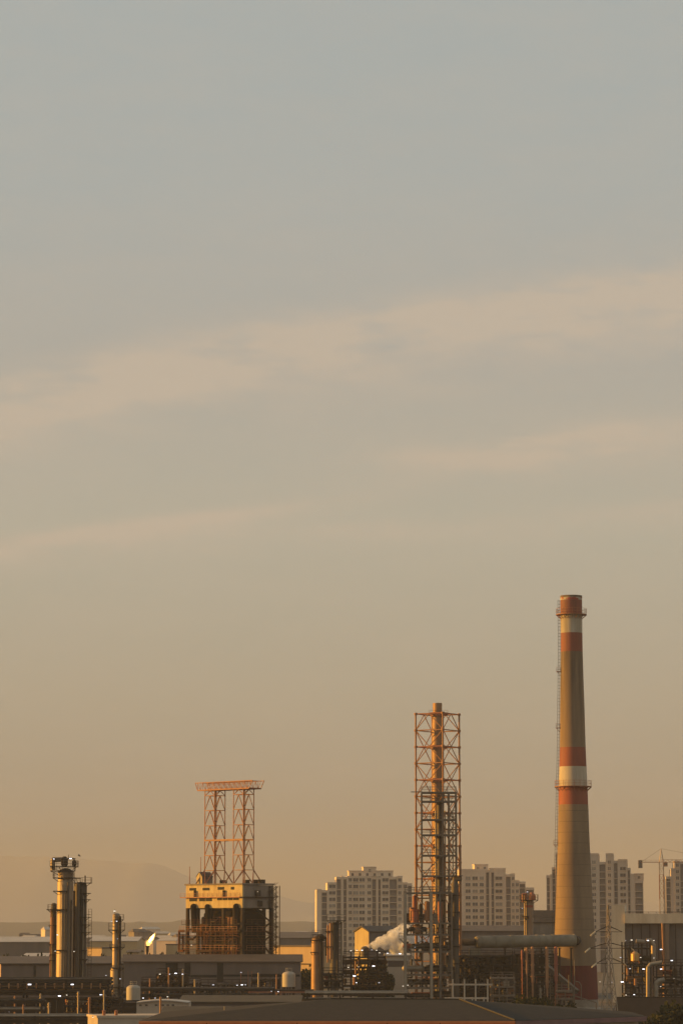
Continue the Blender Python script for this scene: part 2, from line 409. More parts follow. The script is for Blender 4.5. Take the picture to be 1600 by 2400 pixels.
# apartment blocks
win_cache = {}
pane_m = [glass, mat('mid_glass', (.14, .115, .10), rough=.3), mat('curtained_pane', (.30, .25, .20), rough=.6)]
wq = random.Random(5)
def apartment(label, pxc, D, rz, cols_, row0, rows, pent, wall, depth=15, row_h=15.2):
    root = thing('apartment_block', label, 'apartment block', (X(pxc, D), D, 0), rz, 'tower blocks beyond the plant')
    k = mp(D) / math.cos(rz)
    u = lambda px: (px - pxc) * k
    wl, lg, nwin, rest = MB(), MB(), 0, MB()
    fh = row_h * mp(D)
    def window(cx, y, cz, w_, h_):
        nonlocal nwin
        if nwin >= 100:
            rest.box(cx - w_ / 2, cx + w_ / 2, y - .05, y - .004, cz - h_ / 2, cz + h_ / 2); return
        nwin += 1
        vi = wq.choices((0, 1, 2), (6, 4, 2))[0]; key = (round(w_, 1), round(h_, 1), vi)
        if key not in win_cache:
            a = MB(); ww, hh = key[:2]
            a.box(-ww / 2, ww / 2, -.06, -.004, -hh / 2, hh / 2); a.m = 1
            a.box(-ww / 2 - .15, ww / 2 + .15, -.28, -.003, -hh / 2 - .3, -hh / 2 - .005)
            a.box(-.06, .06, -.1, -.061, -hh / 2, hh / 2)
            o = a.build('window', [pane_m[vi], wall], root, (cx, y, cz)); win_cache[key] = o.data; return
        o = bpy.data.objects.new('window', win_cache[key]); col.objects.link(o); o.parent = root; o.location = (cx, y, cz)
    for i, c in enumerate(cols_):
        x0, x1, yt, kind = c[:4]
        a, b_ = u(x0), u(x1); zt = Z(yt, D)
        if kind == 'r':
            lg_ = MB(); lg_.box(a, b_, 1.6, depth - 1, 0, zt - 1.2)
            lg_.build('loggia', loggia_m, root)
            sl_ = MB(); sl_.box(a, b_, 0.4, depth - 1, zt - 1.197, zt)
            for r_ in range(rows + 1):
                zc = Z(row0 + (r_ + .5) * row_h, D)
                if 1 < zc < zt - 2: sl_.box(a, b_, .5, 1.59, zc - .16, zc + .16)
            sl_.box(a + .02, a + .25, .52, 1.58, 0, zt - 1.2); sl_.box(b_ - .25, b_ - .02, .52, 1.58, 0, zt - 1.2); sl_.build('loggia_frame', wall, root)
        else:
            yf = (0.0, .35, .12)[i % 3]
            wl.box(a, b_, yf, depth - .3 * (i % 2), 0, zt)
            wl.box(a - .01, b_ + .01, yf - .15, yf - .004, zt - .7, zt + .25)
            if kind == 'w':
                x0w, x1w = (c[4], c[5]) if len(c) > 4 else (x0 + 2, x1 - 2)
                for r_ in range(-3, rows):
                    py = row0 + r_ * row_h
                    if Z(py, D) + fh * .5 > zt or Z(py, D) < 2: continue
                    window(u((x0w + x1w) / 2), yf, Z(py, D), (x1w - x0w) * k, fh * .50)
    wl.build('wall', wall, root)
    for x0, x1, yt, yb in pent:
        h_ = MB(); h_.box(u(x0), u(x1), 2.2, depth - 3, Z(yb, D), Z(yt, D)); h_.box(u(x0) - .2, u(x1) + .2, 2.0, depth - 2.8, Z(yt, D) + .004, Z(yt, D) + .4)
        ph = h_.build('roof_house', wall, root)
        n = max(1, int((x1 - x0) / 16))
        for j in range(n):
            cx = u(x0 + (x1 - x0) * (j + .5) / n); window(cx, 2.2, Z(yt + 7.5, D), 1.1, 1.2)
    if rest.v:
        o = rest.build('window', glass, root); o['kind'] = 'stuff'
    return root
apartment('beige stepped apartment block behind the yellow gable shed', 854, 1430, R(3.5), [
    (742, 753, 2085, 'p'), (753, 767, 2086, 'r'), (767, 788, 2069, 'w', 771, 786), (788, 800, 2055, 'r'), (800, 804, 2054, 'p'), (804, 813, 2055, 'r'),
    (813, 826, 2054, 'w', 817, 824), (826, 840.5, 2054, 'w', 827.5, 839), (840.5, 856, 2054, 'w', 842, 854), (856, 871, 2054, 'w', 861, 869), (871, 882, 2055, 'r'), (882, 885.5, 2054, 'p'),
    (885.5, 893, 2055, 'r'), (893, 912, 2054, 'w', 896, 910), (912, 931, 2055, 'r'), (931, 943, 2054, 'w', 933, 940), (943, 955, 2069, 'w', 946, 953), (955, 966, 2070, 'r')],
    2077.5, 12, [(818, 922, 2042, 2054), (852, 882, 2033, 2042)], block_wall)
apartment('beige apartment block between the braced stack and the striped chimney', 1165, 1440, R(3), [
    (1076, 1088, 2038, 'p'), (1088, 1104, 2038, 'w', 1091, 1102), (1104, 1122, 2038, 'w', 1107, 1119), (1122, 1138, 2038, 'w', 1124, 1133), (1138, 1147, 2039, 'r'), (1147, 1150.5, 2038, 'p'), (1150.5, 1159, 2039, 'r'),
    (1159, 1181, 2038, 'w', 1161, 1177), (1181, 1185, 2038, 'p'), (1185, 1198, 2049, 'r'), (1198, 1207, 2048, 'w', 1200, 1205), (1207, 1217, 2064, 'w', 1209, 1215), (1217, 1232, 2066, 'r'), (1232, 1252, 2080, 'r')],
    2073.5, 12, [(1113, 1145, 2027, 2038), (1152, 1186, 2036, 2038.5)], block_wall)
apartment('grey apartment block rising behind the striped chimney', 1395, 1400, R(-6), [
    (1281, 1290, 2051, 'r'), (1290, 1294, 2050, 'p'), (1294, 1303, 2032, 'r'), (1303, 1381, 2001, 'p'), (1381, 1404, 2001, 'w', 1388, 1396), (1404, 1420, 2020, 'r'), (1420, 1438, 2001, 'w', 1425, 1431), (1438, 1448, 2017, 'r'),
    (1448, 1470, 2015, 'w', 1453, 1466), (1470, 1477, 2034, 'r'), (1477, 1486.5, 2049, 'p'), (1486.5, 1506, 2064, 'r')],
    2036, 12, [(1486.6, 1507, 2049, 2064.5)], block_grey)
apartment('grey apartment block cut off by the right edge beside the crane', 1600, 1390, R(-3), [
    (1561, 1573, 2054, 'r'), (1573, 1581, 2036, 'p'), (1581, 1594, 2018, 'w', 1585, 1591), (1594, 1612, 2019, 'r'), (1612, 1640, 2018, 'w', 1616, 1634), (1640, 1660, 2036, 'r'), (1660, 1676, 2036, 'p')],
    2058, 11, [], block_grey)

# white canopy building on the right
D = 830
rb = thing('factory_hall', 'pale hall with a tall white end tower and deep white fascia on the right', 'factory hall', (X(1433, D), D, 0), R(-8))
k = mp(D)
MB().box(0, 30 * k, 0, 9, 0, Z(2121, D)).build('end_tower', white_paint, rb)
b = MB(); b.box(30 * k + .01, 250 * k, -.6, 18, Z(2164, D), Z(2141, D)); b.build('fascia', white_paint, rb)
b = MB(); b.box(30 * k + .02, 250 * k, 1.2, 18, 0, Z(2164, D) - .01); b.build('wall', shed_wall, rb)
b = MB(); b.rail((31 * k, -.3, Z(2141, D)), (249 * k, -.3, Z(2141, D)), .5, 2.0); b.build('parapet_rail', dark_steel, rb)
for px in (1480, 1500, 1520, 1540, 1580, 1602): MB().box((px - 1433) * k, (px - 1431.6) * k, .9, 1.195, 0, Z(2166, D)).build('wall_post', dark_steel, rb)
b = MB(); b.tube(((1553 - 1433) * k, -1.0, Z(2256, D)), ((1551 - 1433) * k, -1.0, Z(2164, D)), .30); b.tube(((1553 - 1433) * k, -1.0, 0), ((1553 - 1433) * k, -1.0, Z(2256, D)), .45); b.build('drain_pipe', orange_steel, rb)
b = MB(); b.box((1556 - 1433) * k, (1566 - 1433) * k, -.5, 1.19, 0, Z(2165, D)); b.build('pilaster', shed_wall, rb)

# tower crane
D = 1375; k = mp(D)
cr = thing('tower_crane', 'red and cream tower crane beside the right hand apartment blocks', 'crane', (X(1549, D, 2060), D, 0))
zj, zt = Z(2021, D), Z(1989, D)
hwm = .95
red_b, crm_b = MB(), MB()
nlev = int(zj / 2.6); dz = zj / nlev
for i in range(nlev):
    b = (red_b if (i // 4) % 2 else crm_b)
    z0, z1 = i * dz, (i + 1) * dz
    C4 = [(-hwm, -hwm), (hwm, -hwm), (hwm, hwm), (-hwm, hwm)]
    for (xa, ya), (xb, yb) in zip(C4, C4[1:] + C4[:1]):
        b.beam((xa, ya, z0), (xa, ya, z1), .22); b.beam((xa, ya, z1), (xb, yb, z1), .15)
        b.beam((xa, ya, z0), (xb, yb, z1), .14) if i % 2 else b.beam((xb, yb, z0), (xa, ya, z1), .14)
mast = red_b.build('mast', rust_steel, cr); crm_b.build('pale_mast_section', crane_w, mast)
b = MB()
for sx, sy in ((-1, -1), (1, -1), (1, 1), (-1, 1)): b.beam((sx * .9, sy * .9, zj), (0, 0, zt), .2)
for t in (.35, .7): b.box(-.9 * (1 - t), .9 * (1 - t), -.9 * (1 - t), .9 * (1 - t), zj + (zt - zj) * t, zj + (zt - zj) * t + .12)
b.build('tower_head', crane_w, cr)
xl, xr = (1499 - 1549) * k, 42.0
b = MB()
for y in (-.6, .6): b.beam((xl, y, zj), (0, y, zj), .25)
for i in range(8): b.beam((xl * i / 8, -.6, zj), (xl * (i + 1) / 8, .6, zj), .12)
b.rail((xl, -.6, zj), (0, -.6, zj), 1.0, 2); b.build('counter_jib', rust_steel, cr)
b = MB(); b.box(xl - .8, xl + 1.0, -.7, .7, zj - 2.6, zj + .9); b.build('counterweight', shed_wall, cr)
b = MB(); n = 22
for i in range(n):
    a, c = xr * i / n, xr * (i + 1) / n
    for y in (-.6, .6):
        b.beam((a, y, zj), (c, y, zj), .16); b.beam((a, y, zj), ((a + c) / 2, 0, zj + 1.2), .09); b.beam(((a + c) / 2, 0, zj + 1.2), (c, y, zj), .09)
    b.beam((a, 0, zj + 1.2), (c, 0, zj + 1.2), .14)
b.build('jib', rust_steel, cr)
b = MB(); b.beam((0, 0, zt), (xl * .92, 0, zj + .2), .09); b.beam((0, 0, zt), (xr * .6, 0, zj + 1.3), .09); b.build('tie_rope', dark_steel, cr)
b = MB(); b.box(.9, 2.6, -1.9, -.4, zj - 1.9, zj - .1); b.m = 1; b.box(1.1, 2.4, -1.96, -1.902, zj - 1.4, zj - .5); b.build('operator_cab', [rust_steel, glass], cr)
MB().box(-1.6, 1.6, -1.6, 1.6, 0, .8).build('footing', plinth_m, cr)

# ------------------------------------------------------------------ the striped chimney
D = 700
ch = thing('striped_chimney', 'tall tapering concrete chimney with red and white bands, tallest thing in view', 'chimney', (X(1342, D, 1843), D, 0))
def mpx(py, D): return (D * CT + (Z(py, D) - H) * ST) / F
prof_px = [(2360, 109), (2342, 107.5), (2263, 102), (2180, 93), (2100, 85), (1980, 75), (1886, 69.5), (1843, 67), (1797, 63.5), (1752, 60.5), (1660, 57), (1590, 53.5), (1528, 51), (1484, 50.5), (1441, 50.5), (1407, 50.8), (1397, 51.2)]
prof = [(wp / 2 * mpx(py, D), Z(py, D)) for py, wp in prof_px]
rad = lambda z: next(r0 + (r1 - r0) * (z - z0) / (z1 - z0) for (r0, z0), (r1, z1) in zip(prof, prof[1:]) if z0 <= z <= z1 + 1e-6)
prof[0] = (prof[0][0], .0 + Z(2360, D))
mi = [4, 5, 0, 0, 0, 0, 1, 2, 1, 0, 0, 0, 1, 2, 1, 3]
b = MB(); b.lathe(prof, 64, mi=mi, cap=False)
rt, ztop = prof[-1]
b.m = 0; b.ring((0, 0, ztop - .4), rt - .5, rt + .004, .45, 64)
b.lathe([(rt - .5, ztop - .01), (rt - .5, ztop - 6)], 48, cap=False)
b.build('shaft', [concrete, red_paint, chim_white, peel_paint, plinth_m, dark_red_paint], ch)
b = MB(); r0 = prof[0][0]; b.lathe([(r0 + .9, -.2), (r0 + .9, prof[0][1] * .8), (r0 + .02, prof[0][1] + .05)], 48, cap=False); b.build('plinth', plinth_m, ch)
b = MB()   # faint pour joints of the concrete lifts
zz = prof[3][1]
while zz < prof[6][1] - 1: b.ring((0, 0, zz), rad(zz) - .1, rad(zz) + .018, .10, 64); zz += 2.45
b.build('pour_joint', mat('joint_concrete', (.20, .14, .088), (.15, .105, .066), .4, .95), ch)
for py, e in ((1440.5, 1.05), (1843.5, .95)):
    z = Z(py, D); r = rad(z)
    b = MB(); b.ring((0, 0, z - .1), r - .02, r + e, .16, 48)
    for i in range(20):
        a = 2 * math.pi * i / 20; c, s_ = math.cos(a), math.sin(a)
        b.beam((r * c, r * s_, z - 1.0), ((r + e) * c, (r + e) * s_, z - .1), .10)
    pl = b.build('platform', rust_steel, ch)
    MB().rail_ring((0, 0, z + .06), r + e - .05, 1.25, 20, .055).build('railing', rust_steel, pl)
b = MB(); z = prof[2][1]     # caged ladder up the left flank
a = math.pi * 1.02
while z < ztop - 1:
    r = rad(z) ; c, s_ = math.cos(a), math.sin(a); t = Vector((-s_, c, 0)) * .3; o = Vector((r * c, r * s_, z)); n_ = Vector((c, s_, 0))
    b.beam(o, o + n_ * .62, .035); b.beam(o + n_ * .2 - t, o + n_ * .2 + t, .03)
    b.beam(o + n_ * .62 - t, o + n_ * .62 + t, .03); b.beam(o + n_ * .2 - t, o + n_ * .62 - t, .03); b.beam(o + n_ * .2 + t, o + n_ * .62 + t, .03)
    z += .75
for t_ in (-.3, .3):
    for r_off in (.2, .62):
        pts = [Vector((math.cos(a) * (r + r_off) - math.sin(a) * t_, math.sin(a) * (r + r_off) + math.cos(a) * t_, zz)) for r, zz in prof[2:-1]]
        for p, q in zip(pts, pts[1:]): b.beam(p, q, .035)
b.build('ladder', dark_steel, ch)
for py in (1574, 1706, 1980):
    z = Z(py, D); r = rad(z); b = MB()
    b.box(-r - .95, -r + .1, -.6, .6, z - .08, z + .04); b.beam((-r, 0, z - .9), (-r - .8, 0, z - .08), .08)
    for y in (-.6, .6): b.rail((-r - .9, y, z), (-r, y, z), 1.0, .6, .035)
    b.rail((-r - .9, -.6, z), (-r - .9, .6, z), 1.0, .8, .035)
    b.build('rest_platform', rust_steel, ch)
# ------------------------------------------------------------------ braced stack
D = 680; k = mp(D)
bs = thing('braced_stack', 'rusty flue stack inside a four legged orange lattice frame', 'stack', (X(1025, D, 1800), D, 0))
zs = lambda py: Z(py, D)
ztop = zs(1648)
b = MB(); b.lathe([(13.2 * k, 0), (13.2 * k, zs(1700)), (11.0 * k, zs(1676)), (11.0 * k, ztop)], 32, cap=False)
b.ring((0, 0, ztop - .3), 11 * k - .15, 11 * k + .004, .3, 32); b.lathe([(11 * k - .15, ztop - .02), (11 * k - .15, ztop - 4)], 24, cap=False)
b.build('flue_pipe', rust_pipe, bs)
RT, RB = 52.8 * k * 1.0, 53.5 * k
levels = [1674 + 38.6 * i for i in range(0, 17)]
ang = [R(12 + 90 * i) for i in range(4)]
def legp(i, z):
    t = z / zs(1674); r = RB + (RT - RB) * t
    return Vector((r * math.cos(ang[i % 4]), r * math.sin(ang[i % 4]), z))
for i in range(4):
    b = MB(); b.tube(legp(i, 0), legp(i, zs(1980)), .30, n=8); b.tube(legp(i, zs(1980)), legp(i, zs(1673)), .20, n=8)
    for j, py in enumerate(levels[:12]): b.tube(legp(i, zs(py) - .25), legp(i, zs(py) + .25), .36, n=8)
    b.build('leg', orange_steel, bs)
for j, py in enumerate(levels):
    z = zs(py)
    if z < 3: break
    b = MB()
    for i in range(4):
        p, q = legp(i, z), legp(i + 1, z)
        b.tube(p, q, .125, n=6)
        if j % 2 == 0:
            mid = (p + q) / 2; b.tube(mid, Vector((0, 0, z)) + (mid - Vector((0, 0, z))).normalized() * 13 * k, .14, n=6)
    if j % 2 == 0: b.ring((0, 0, z - .4), 13.1 * k, 17 * k if j else 15.5 * k, .8, 24)
    b.build('ring_beam', orange_steel if j % 2 else rust_steel, bs)
    if j + 1 < len(levels):
        z2 = zs(levels[j + 1]); z2 = max(z2, .0)
        b = MB()
        for i in range(4):
            za, zb = (z, z2) if j % 2 == 0 else (z2, z)
            mid = (legp(i, za) + legp(i + 1, za)) / 2
            b.tube(mid, legp(i, zb), .105, n=6); b.tube(mid, legp(i + 1, zb), .105, n=6)
        b.build('brace', orange_steel, bs)
b = MB(); b.box(-20 * k, 24 * k, -13.0 * k, -10.8 * k, zs(1676), zs(1675)); b.rail((-20 * k, -13 * k, zs(1675)), (24 * k, -13 * k, zs(1675)), .9, 1.3, .06); b.build('top_walkway', rust_steel, bs)

# ------------------------------------------------------------------ access tower round the stack
def frame_tower(name, label, cat, px_cols, D, depth, levels_, ztop_py, m, colw=.35, rails=True, group=None, brace_bays=(), over=0):
    pc = (px_cols[0] + px_cols[-1]) / 2
    root = thing(name, label, cat, (X(pc, D), D, 0), 0, group); k = mp(D)
    xs = [(p - pc) * k for p in px_cols]
    for x in xs:
        for y in (0, depth):
            MB().box(x - colw / 2, x + colw / 2, y - colw / 2, y + colw / 2, 0, Z(ztop_py, D)).build('column', m, root)
    zl = [Z(l, D) for l in levels_]
    for z in zl:
        if z < .5: continue
        b = MB(); x0, x1 = xs[0] - over, xs[-1] + over
        for y in (0, depth): b.box(x0, x1, y - .13, y + .13, z - .28, z)
        for x in xs: b.box(x - .12, x + .12, .14, depth - .14, z - .26, z - .02)
        b.box(x0, x1, .15, depth - .15, z + .004, z + .07)
        fl = b.build('floor', m, root)
        if rails:
            MB().rail((x0, -.1, z + .07), (x1, -.1, z + .07), 1.1, 1.7, .07).build('railing', m, fl); MB().rail((x0, depth, z + .07), (x1, depth, z + .07), 1.1, 1.7, .07).build('railing', m, fl)
    for (i, la, lb) in brace_bays:
        b = MB(); b.beam((xs[i], -.02, zl[la]), (xs[i + 1], -.02, zl[lb]), .16); b.build('brace', m, root)
    return root, xs, zl
at_, xs, zl = frame_tower('access_tower', 'grey steel access tower with stairs wrapped round the braced stack', 'steel tower', [989, 1038, 1053, 1070], 672, 4.0, [1856, 1877, 1920, 1956, 2004, 2052, 2090], 1856, steel, .30, brace_bays=[(0, 3, 4), (0, 5, 4), (2, 2, 1), (2, 3, 2)])
b = MB()
k = mp(672)
st = [1877, 1898, 1920, 1938, 1956, 1980, 2004, 2028, 2052, 2071, 2090]
for i, (a, c) in enumerate(zip(st, st[1:])):
    xa, xb = (xs[2] - .2, xs[3] - .6) if i % 2 else (xs[3] - .6, xs[2] - .2)
    for y in (1.2, 2.2): b.beam((xa, y, Z(a, 672)), (xb, y, Z(c, 672)), .16); b.beam((xa, y, Z(a, 672) + 1), (xb, y, Z(c, 672) + 1), .07)
    b.box(min(xa, xb) - .5, min(xa, xb) + .3, .9, 2.4, Z(c, 672) - .08, Z(c, 672)) if i % 2 else b.box(max(xa, xb) - .3, max(xa, xb) + .5, .9, 2.4, Z(c, 672) - .08, Z(c, 672))
b.build('staircase', steel, at_)
b = MB(); b.box(xs[0] - 2.4, xs[0], .0, .3, Z(1857, 672), Z(1855, 672)); b.build('davit_beam', steel, at_)
for px, r in ((1032, .62), (1021.5, .16), (1044, .14), (1062, .12)):
    b = MB(); x = (px - 1029.5) * k; b.tube((x, 3.0 if r > .5 else .6, 0), (x, 3.0 if r > .5 else .6, Z(1880 if r > .5 else 1900, 672)), r, n=14); b.build('riser_pipe', clad_dark if r > .3 else pipe_m, at_)

# ------------------------------------------------------------------ process structures (dense frames of plant)
def fill_plant(root, xs, zl, depth, seed, density=1.0, warm=.2):
    """vessels, drums, pipes standing on the floors of a frame"""
    q = random.Random(seed); zl = sorted(set([0.0] + [z for z in zl if z > 0]))
    for a, c in zip(zl, zl[1:]):
        hgt = c - a
        if hgt < 1.2: continue
        n = max(1, int((xs[-1] - xs[0]) / 2.3 * density))
        for i in range(n):
            x = xs[0] + (xs[-1] - xs[0]) * (i + q.uniform(.2, .8)) / n; y = q.uniform(.8, max(.9, depth - .8)); t = q.random()
            z0 = a + .075
            m = q.choice([pipe_dark, dark_steel, clad_dark, clad_dark, pipe_dark]) if q.random() > warm else q.choice([red_pipe, orange_steel, pipe_m, rust_pipe])  # warm share: oxide colours, with sunlit gold put into some pieces' colour
            if t < .30:
                r = q.uniform(.3, .6); h = hgt * q.uniform(.5, .82)
                b = MB(); b.lathe([(r * .5, z0), (r * .5, z0 + .25), (r, z0 + .45), (r, z0 + h - .3), (r * .7, z0 + h - .08), (.1, z0 + h)], 14, (x, y)); b.build('vessel', m, root)
            elif t < .5:
                r = q.uniform(.35, .7); l = q.uniform(1.2, 2.2); zc = z0 + r + .5
                if zc + r > c - .3: r = (c - .6 - z0) / 2.6; zc = z0 + r + .3
                x = min(max(x, xs[0] + l), xs[-1] - l) if xs[-1] - xs[0] > 2 * l else (xs[0] + xs[-1]) / 2
                b = MB(); b.tube((x - l, y, zc), (x + l, y, zc), r, n=14); b.ball((x - l, y, zc), r, 12, 6); b.ball((x + l, y, zc), r, 12, 6)
                for sx in (-.6, .6): b.box(x + sx * l - .15, x + sx * l + .15, y - r * .7, y + r * .7, z0, zc - r * .6)
                b.build('drum', m, root)
            elif t < .84:
                r = q.uniform(.1, .24); x2 = min(max(x + q.uniform(-3, 3), xs[0]), xs[-1]); zm = a + hgt * q.uniform(.45, .85)
                b = MB(); b.pipe([(x, y, z0), (x, y, zm), (x2, y, zm), (x2, y, c - .3)], r, 8); b.build('pipe', m, root)
            else:
                s_ = q.uniform(.4, .8); b = MB(); b.box(x - s_, x + s_, y - .4, y + .4, z0, z0 + min(hgt * .6, 1.6)); b.box(x - s_ * .5, x + s_ * .5, y - .25, y + .25, z0 + min(hgt * .6, 1.6) + .003, z0 + min(hgt * .75, 2.0))
                b.build('cabinet', m, root)

pf, xs, zl = frame_tower('process_structure', 'tall crowded steel process structure at the foot of the braced stack', 'process structure', [949, 1010, 1031, 1058], 662, 7.0, [2092, 2163, 2190, 2230, 2284, 2315, 2345], 2092, steel, .42, brace_bays=[(0, 3, 2), (0, 5, 4), (1, 1, 0), (0, 1, 2)])
fill_plant(pf, xs, zl, 7, 5, 2.4, .3)
for px in (949, 1010):
    b = MB(); x = (px - 1003.5) * mp(662); b.box(x - .3, x + .3, -.62, -.24, 0, Z(2092, 662)); b.build('column_casing', pale_steel, pf)
b = MB(); k = mp(662); x = (972 - 1003.5) * k
b.lathe([(.9, Z(2163, 662) + .08), (.9, Z(2136, 662)), (1.1, Z(2134, 662)), (1.1, Z(2131, 662)), (.5, Z(2131, 662)), (.5, Z(2102, 662)), (.2, Z(2098, 662))], 18, (x, 2)); b.build('red_reactor', red_pipe, pf)
b = MB(); b.lathe([(.3, Z(2190, 662) + .08), (1.1, Z(2186, 662)), (1.1, Z(2170, 662)), (.3, Z(2166, 662))], 18, ((978 - 1003.5) * k, 2)); b.build('vessel', orange_steel, pf)
for x0, y0, x1, y1 in ((966, 2240, 972, 2262), (936, 2200, 951, 2216)):
    b = MB(); b.beam(((x0 - 1003.5) * k, -.5, Z(y0, 662)), ((x1 - 1003.5) * k, -.5, Z(y1, 662)), .3); b.build('strut', pale_steel, pf)
b = MB(); b.box((934 - 1003.5) * k, (949 - 1003.5) * k - .22, 0, 2, Z(2201, 662), Z(2200, 662)); b.rail(((934 - 1003.5) * k, 0, Z(2200, 662)), ((948 - 1003.5) * k, 0, Z(2200, 662)), 1.1, 1, .08); b.build('side_platform', pale_steel, pf)
lamp(pf, 944, 2311, 660, .55); lamp(pf, 955, 2309, 660, .5); lamp(pf, 972, 2220, 660, .35)

# dark flue duct with its hooded bend
D = 668; k = mp(D)
fd = thing('flue_duct', 'dark vertical flue duct with a hooded bend beside the braced stack', 'duct', (X(1066, D), D, 0))
b = MB(); b.lathe([(9.0 * k, 0), (9.0 * k, Z(2075, D)), (7.0 * k, Z(2066, D))], 28); b.build('riser', clad_dark, fd)
b = MB(); b.pipe([(0, 0, Z(2072, D)), (0, 0, Z(2060, D)), (1.4, -.3, Z(2060, D))], 6.0 * k, 16); b.box(-9 * k, 18 * k, -1.2, 1.2, Z(2053.5, D), Z(2052, D)); b.build('hood', clad_dark, fd)
for py in (2100, 2140, 2180, 2220, 2260): MB().ring((0, 0, Z(py, D)), 8.9 * k, 10.2 * k, .25).build('stiffener_ring', dark_steel, fd)

# big horizontal duct to the chimney
D = 688; k = mp(D)
hd = thing('horizontal_duct', 'big grey horizontal flue duct running to the striped chimney', 'duct', (X(1230, D), D, 0))
def hx(px): return (px - 1230) * k
zA, zB = Z(2207.5, D), Z(2204.5, D)
pA, pB = Vector((hx(1116), -6.0, zA)), Vector((hx(1346), 2.0, zB))
b = MB(); b.tube(pA, pB, 14.1 * k, n=40); b.build('barrel', duct_m, hd)
dd = (pB - pA).normalized()
for px in (1122, 1155, 1193, 1198, 1255, 1260, 1274, 1293, 1307, 1345):
    p = pA + (pB - pA) * ((px - 1116) / 230); b = MB(); b.tube(p - dd * .16, p + dd * .16, 14.8 * k, n=40); b.build('flange', duct_m, hd)
b = MB(); b.tube(pA - dd * .5, pA - dd * .003, 12.0 * k, 14.6 * k, n=32); b.tube(pA - dd * .65, pA - dd * .51, 7.5 * k, n=24); b.build('end_cap', duct_m, hd)
b = MB(); b.tube(pA + Vector((-4.4, .4, 0)), pA - dd * .66, 8.5 * k, n=20); b.build('inlet_pipe', clad_dark, hd)
b = MB(); b.tube(pB, pB + Vector((1.2, 7.0, 0)), 11 * k, n=24); b.build('chimney_connection', pipe_dark, hd)
for legs in (((1094, 2240, 1073, 2304), (1094, 2240, 1089, 2345), (1120, 2240, 1116, 2345), (1121, 2240, 1145, 2298)),):
    for a, c, e, f in legs:
        MB().beam((hx(a), -5.5, Z(c, D)), (hx(e), -6.5, max(0, Z(f + 40, D))), .42).build('support_leg', pale_steel, hd)
b = MB(); b.box(hx(1088), hx(1126), -6.4, -4.6, Z(2240, D), Z(2236, D)); b.box(hx(1096), hx(1122), -6.2, -4.8, Z(2236, D) + .004, Z(2221, D)); b.build('saddle', duct_m, hd)
for px in (1180, 1222, 1266, 1310, 1338):
    b = MB(); y = -6 + 8 * (px - 1116) / 230
    for s_ in (-1, 1): b.beam((hx(px), y + s_ * 1.1, 0), (hx(px), y + s_ * .6, zA - 13.4 * k), .3)
    b.box(hx(px) - .3, hx(px) + .3, y - 1.3, y + 1.3, zA - 15.4 * k, zA - 13.45 * k); b.build('trestle', dark_steel, hd)

# pipe-filled structures below the duct, left to right
dk, *_ = gable_shed('low_shed', 'dark brown shed-shaped backing added behind the pipework under the horizontal duct', 'shed', 1060, 1262, 2240, 2234, 696, 7, mat('dark_backing', (.06, .045, .034), (.04, .031, .024), .3, .9, streak=5, spec=.1), dark_steel)  # dark backing added to keep the gaps in the pipework dark
for px in range(1070, 1260, 21): front_part(dk, 'wall_post', px, px + 2, 2243, 2375, 696, steel, .2)
p1, xs, zl = frame_tower('process_structure', 'dark low process structure under the left end of the horizontal duct', 'process structure', [1062, 1090, 1118, 1146, 1172, 1198], 676, 7, [2240, 2262, 2285, 2318, 2345], 2238, dark_steel, .3)
fill_plant(p1, xs, zl, 7, 21, 2.0, .04)
p2, xs, zl = frame_tower('process_structure', 'process structure with red hot looking lit pipes left of the chimney foot', 'process structure', [1204, 1228, 1252, 1276, 1300], 672, 8, [2236, 2262, 2283, 2306, 2330, 2352], 2230, dark_steel, .3)
p2['label'] = 'dark process structure under the right half of the horizontal duct'
fill_plant(p2, xs, zl, 8, 33, 1.5, .25)
D = 654; k = mp(D); xc = 1262
sr_ = thing('standpipe_rack', 'row of tall orange sunlit standpipes left of the red chimney foot', 'pipe rack', (X(xc, D), D, 0))
for px, ya, yb, r, m in ((1222, 2228, 2250, .2, red_pipe), (1233, 2224, 2282, .26, orange_steel), (1246, 2222, 2303, .34, orange_steel), (1264, 2318, 2345, .25, pipe_m), (1280, 2222, 2316, .32, orange_steel), (1301, 2222, 2300, .36, red_pipe)):
    b = MB(); x = (px - xc) * k; b.tube((x, 0, Z(yb, D)), (x, 0, Z(ya, D)), r, n=14); b.ball((x, 0, Z(ya, D)), r, 10, 6)
    b.tube((x, 0, 0), (x, 0, Z(yb, D)), r * .6, n=8)
    for i in range(3): zz = Z(yb, D) + (Z(ya, D) - Z(yb, D)) * (i + .5) / 3; b.ring((x, 0, zz), r, r * 1.5, .15, 12)
    b.build('standpipe', m, sr_)
for py in (2243, 2286):
    b = MB(); b.box((1216 - xc) * k, (1306 - xc) * k, .45, .65, Z(py, D) - .2, Z(py, D)); b.build('support_beam', dark_steel, sr_)
for px in (1216, 1306): MB().box((px - xc) * k - .14, (px - xc) * k + .14, .4, .7, 0, Z(2240, D)).build('post', dark_steel, sr_)
g3, xs, zl = frame_tower('process_structure', 'low brown pipe structure between the braced stack foot and the standpipes', 'process structure', [1150, 1168, 1186, 1204], 648, 5, [2292, 2312, 2332, 2350], 2288, steel, .2)
fill_plant(g3, xs, zl, 5, 101, 2.4, .25)
g4, xs, zl = frame_tower('process_structure', 'low pipe structure in front of the red chimney foot and conveyor', 'process structure', [1304, 1322, 1340], 646, 4, [2322, 2340, 2358], 2318, steel, .16)
fill_plant(g4, xs, zl, 4, 103, 2.2, .45)
